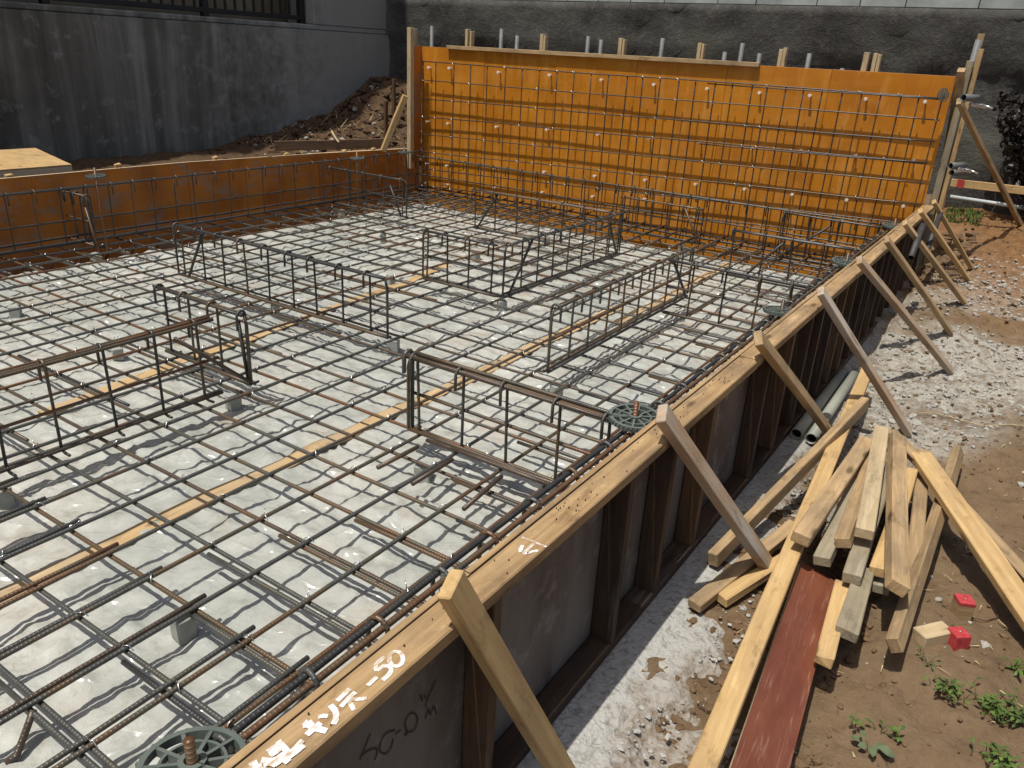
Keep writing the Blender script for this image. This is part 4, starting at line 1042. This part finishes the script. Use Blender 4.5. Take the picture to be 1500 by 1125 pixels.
# ================================================================== LUMBER PILE
LG = 'loose timbers of the lumber pile'
def lum(a, za, b_, zb, wd, th, m, lab, roll=0.0, name='timber', grp=LG, warp=.004, cat='timber'):
    o = timber(name, PZ(*a, za), PZ(*b_, zb), wd, th, MW[m] if isinstance(m, str) else m, None, roll=roll, warp=warp, bev=.003)
    return tag(o, lab, cat, grp)
lum((1274, 536), .085, (1022, 1142), .055, .055, .026, 'fresh', 'long bright yellow board with knots lying across the left side of the pile', roll=.05)
lum((1266, 588), .135, (1045, 822), -.035, .034, .05, 'tan', 'slim tan timber crossing over the bright board and resting on the concrete strip', roll=.15)
lum((1165, 770), -.005, (1015, 886), -.045, .045, .03, 'tan', 'brown timber with a dark end poking out left under the second brace')
lum((1150, 818), -.02, (1056, 879), -.05, .045, .03, 'fresh', 'short yellow timber end just right of the dark ended one')
lum((1268, 645), .115, (1174, 792), .125, .055, .038, 'tan', 'thick worn timber with a rough split end on top of the bright board', roll=-.1)
lum((1286, 640), .080, (1204, 822), .055, .050, .034, 'grey', 'greyish timber under the worn split one, end in shade', roll=.2)
lum((1284, 660), .095, (1232, 795), .095, .045, .036, 'tan', 'stubby tan timber ending between the split one and the white stained one', roll=.35)
lum((1292, 632), .135, (1264, 780), .135, .054, .036, 'pale', 'white stained timber on top in the middle of the pile', roll=.05)
lum((1312, 640), .115, (1318, 862), .120, .055, .04, 'tan', 'heavy timber pointing at the camera with a knotty face, right of centre', roll=-.35)
lum((1303, 690), .055, (1247, 850), .06, .052, .036, 'grey', 'grey weathered timber below the white stained one', roll=.1)
lum((1334, 690), .055, (1285, 840), .05, .046, .034, 'fresh', 'yellow timber squeezed between the grey one and the knotty heavy one', roll=.12)
lum((1322, 720), .012, (1288, 862), .005, .05, .032, 'grey', 'low grey timber lying in shadow under the yellow one', roll=.1)
lum((1352, 662), .03, (1334, 862), .015, .045, .034, 'tan', 'tan timber lying low behind the knotty heavy one', roll=.1)
lum((1402, 660), .01, (1312, 948), .02, .034, .046, 'tan', 'long slim timber on edge at the right of the pile, its shadow under the end', roll=.55)
lum((1236, 858), .012, (1206, 970), .012, .046, .03, 'fresh', 'short bright timber lying along the edge of the red brown board', roll=.05)
lum((1266, 838), .030, (1240, 930), .03, .056, .034, 'grey', 'pale grey timber with a mossy edge ending nearest the camera', roll=-.05)
lum((1306, 634), .11, (1560, 905), -.02, .038, .032, 'tan', 'narrow timber running out of frame at the right', roll=.3)
lum((1346, 668), .09, (1570, 985), -.01, .075, .03, 'fresh', 'wide yellow timber running out of frame at the right', roll=.1)
# red brown coated board
rp = root('coated_board', PZ(1160, 1000, -.04), 'narrow red brown coated plywood board half under the bright board', 'board')
A = PZ(1200, 838, .0); B = PZ(1102, 1165, -.02)
o = timber('board_face', A, B, .118, .004, M_REDP, rp, roll=-.30, warp=0, bev=0)
o2 = timber('ply_core', A + Vector((-.0032, 0, -.0105)), B + Vector((-.0032, 0, -.0105)), .117, .017, M_PLYEDGE, rp, roll=-.30, warp=0, bev=0)
o = place('wood_offcut', box_mesh('wood_offcut', .105, .052, .04, MW['pale'], .003, .002), Matrix.Translation(PZ(1366, 930, -.05)) @ Matrix.Rotation(.9, 4, 'Z')); tag(o, 'pale wood offcut lying between the two red topped stakes', 'offcut')
for (px, lab, rz) in [((1409, 892), 'red topped wooden peg behind the pale offcut', .45), ((1401, 941), 'bright red peg nearest the camera beside the pale offcut', .7)]:
    q = PZ(*px, -.06); gzv = gz_at(q.x, q.y) - .02
    pr = root('survey_peg', (q.x, q.y, gzv), lab, 'peg', 'red survey pegs')
    s = .046; top = -.022
    body = 'brown' if 'behind' in lab else None
    if body:
        place('peg_body', box_mesh('peg_body', s, s, top - .012 - gzv, MW['tan'], .001), Matrix.Translation((q.x, q.y, (top - .012 + gzv) / 2)) @ Matrix.Rotation(rz, 4, 'Z'), pr)
        place('red_top', box_mesh('red_top', s + .001, s + .001, .012, M_RED, .001), Matrix.Translation((q.x, q.y, top - .006)) @ Matrix.Rotation(rz, 4, 'Z'), pr)
    else:
        place('peg_body', box_mesh('peg_body', s, s, top - gzv, M_RED, .002), Matrix.Translation((q.x, q.y, (top + gzv) / 2)) @ Matrix.Rotation(rz, 4, 'Z'), pr)
    nl = TB().tube([(q.x, q.y, top), (q.x, q.y, top + .003)], .003, 8); place('nail', nl.mesh('nail', M_WIRE), Matrix.Identity(4), pr)
# two pipes on the concrete strip
for (a, b_, lab) in [((1166, 636), (1236, 545), 'grey green pipe lying nearer the formwork'), ((1188, 643), (1253, 546), 'grey green pipe lying farther from the formwork')]:
    o = pipe('loose_pipe', PZ(*a, -.045), PZ(*b_, -.045), .025, M_PIPE); tag(o, lab, 'pipe', 'two pipes lying beside the form foot')

# ================================================================== weeds and small litter
def leaf(V, Fc, base, d, L, wd, up, fold=.15):
    d = d.normalized(); s = d.cross(up).normalized(); b0 = len(V)
    prof = [(0, .06), (.25, .75), (.5, 1), (.78, .7), (1, .03)]
    for t, ww in prof:
        p = base + d * L * t - up * (L * .35 * t * t); V += [p - s * wd * ww + up * wd * fold * ww, p.copy(), p + s * wd * ww + up * wd * fold * ww]
    for i in range(4):
        a = b0 + i * 3; Fc += [(a, a + 1, a + 4, a + 3), (a + 1, a + 2, a + 5, a + 4)]
def weed(px, n, L, wd, m, lab, spread=.03, seed=0):
    r = random.Random(seed); q = PZ(*px, -.08); q.z = gz_at(q.x, q.y)
    rt_ = root('weed', q, lab, 'weed', 'weeds on the bare soil')
    V = []; Fc = []; ts = TB()
    for k in range(n):
        a = r.uniform(0, 6.28); b0 = Vector((r.gauss(0, spread), r.gauss(0, spread * .6), 0)); h = r.uniform(.004, .035)
        ts.tube([b0, b0 + Vector((cos(a) * .006, sin(a) * .006, h * .6)), b0 + Vector((cos(a) * .012, sin(a) * .012, h))], .0009, 4)
        leaf(V, Fc, b0 + Vector((cos(a) * .012, sin(a) * .012, h)), Vector((cos(a), sin(a), r.uniform(-.1, .7))), L * r.uniform(.6, 1.2), wd * r.uniform(.7, 1.2), Vector((0, 0, 1)))
    place('leaves', mesh('leaves', V, Fc, m, True), Matrix.Translation(q), rt_)['kind'] = 'stuff'; place('stems', ts.mesh('stems', m), Matrix.Translation(q), rt_)['kind'] = 'stuff'
weed((1272, 1098), 6, .034, .014, M_LEAFG, 'dusty broad leaved weed near the bottom edge', .008, 1)
weed((1300, 1075), 9, .024, .0055, M_LEAF, 'small weed with narrow green leaves right of the broad leaved one', .012, 2)
weed((1250, 1062), 5, .014, .006, M_LEAF, 'tiny green seedling left of the narrow leaved weed', .005, 3)
weed((1383, 1018), 40, .021, .0042, M_LEAF, 'low green weed patch below the bright red peg', .018, 4)
weed((1462, 1050), 95, .022, .0048, M_LEAF, 'largest leafy weed patch at the right edge', .034, 5)
weed((1356, 980), 8, .016, .004, M_LEAF, 'few small leaves between the long slim timber and the offcut', .014, 6)
weed((1488, 984), 12, .036, .005, M_LEAF, 'grassy tuft above the largest weed patch at the right edge', .012, 7)
weed((1460, 1118), 36, .022, .005, M_LEAF, 'weed patch cut by the bottom edge at the right', .02, 8)
V = []; Fc = []
for k in range(700):
    x = RNG.uniform(1.30, 1.60); y = RNG.uniform(7.15, 7.6); z = gz_at(x, y)
    a = RNG.uniform(0, 6.28); L = RNG.uniform(.02, .06); b0 = len(V); d = Vector((cos(a) * .4, sin(a) * .4, 1)).normalized() * L; s = Vector((-sin(a), cos(a), 0)) * .004
    p = Vector((x, y, z)); V += [p - s, p + s, p + d]; Fc.append((b0, b0 + 1, b0 + 2))
tag(link(bpy.data.objects.new('grass', mesh('grass', V, Fc, M_LEAF))), 'green grass along the foot of the dark wall', 'grass', kind='stuff')
V = []; Fc = []
for k in range(420):
    x = RNG.uniform(-5.7, -3.9); y = RNG.uniform(5.2, 7.6); z = gz_at(x, y) + .01; a = RNG.uniform(0, 6.28); L = RNG.uniform(.04, .16); b0 = len(V)
    d = Vector((cos(a), sin(a), RNG.uniform(0, .8))) * L; s = Vector((-sin(a), cos(a), 0)) * .004; p = Vector((x, y, z)); V += [p - s, p + s, p + d + s * .3, p + d - s * .3]; Fc.append((b0, b0 + 1, b0 + 2, b0 + 3))
tag(link(bpy.data.objects.new('dead_stalks', mesh('dead_stalks', V, Fc, M_STRAW))), 'dry stalks and straw on the dirt heap', 'straw', kind='stuff')
V = []; Fc = []
for k in range(260):
    x = RNG.uniform(1.5, 2.9); y = RNG.uniform(.1, 5); z = gz_at(x, y) + .004; a = RNG.uniform(0, 6.28); L = RNG.uniform(.01, .045); b0 = len(V)
    d = Vector((cos(a), sin(a), RNG.uniform(-.05, .2))) * L; s = Vector((-sin(a), cos(a), 0)) * RNG.uniform(.001, .003); p = Vector((x, y, z)); V += [p - s, p + s, p + d + s * .3, p + d - s * .3]; Fc.append((b0, b0 + 1, b0 + 2, b0 + 3))
tag(link(bpy.data.objects.new('wood_chips', mesh('wood_chips', V, Fc, M_STRAW))), 'tiny wood chips and straw littering the soil', 'litter', kind='stuff')
# thin string on the soil
P = [PZ(u0, v0, -.07) for u0, v0 in [(1340, 597), (1375, 604), (1410, 612), (1440, 622), (1475, 630), (1510, 634)]]
for p in P: p.z = gz_at(p.x, p.y) + .006
tag(link(bpy.data.objects.new('string', TB().tube(P, .0022, 5).mesh('string', M_STRAW))), 'thin yellow string lying across the soil behind the pile', 'string')
P = [PZ(u0, v0, -.07) for u0, v0 in [(1420, 900), (1445, 905), (1462, 902), (1460, 886)]]
for p in P: p.z = gz_at(p.x, p.y) + .004
tag(link(bpy.data.objects.new('twig', TB().tube(P, .002, 5).mesh('twig', MW['brown']))), 'thin curved brown twig right of the red topped peg', 'twig')
bpy.context.view_layer.update()
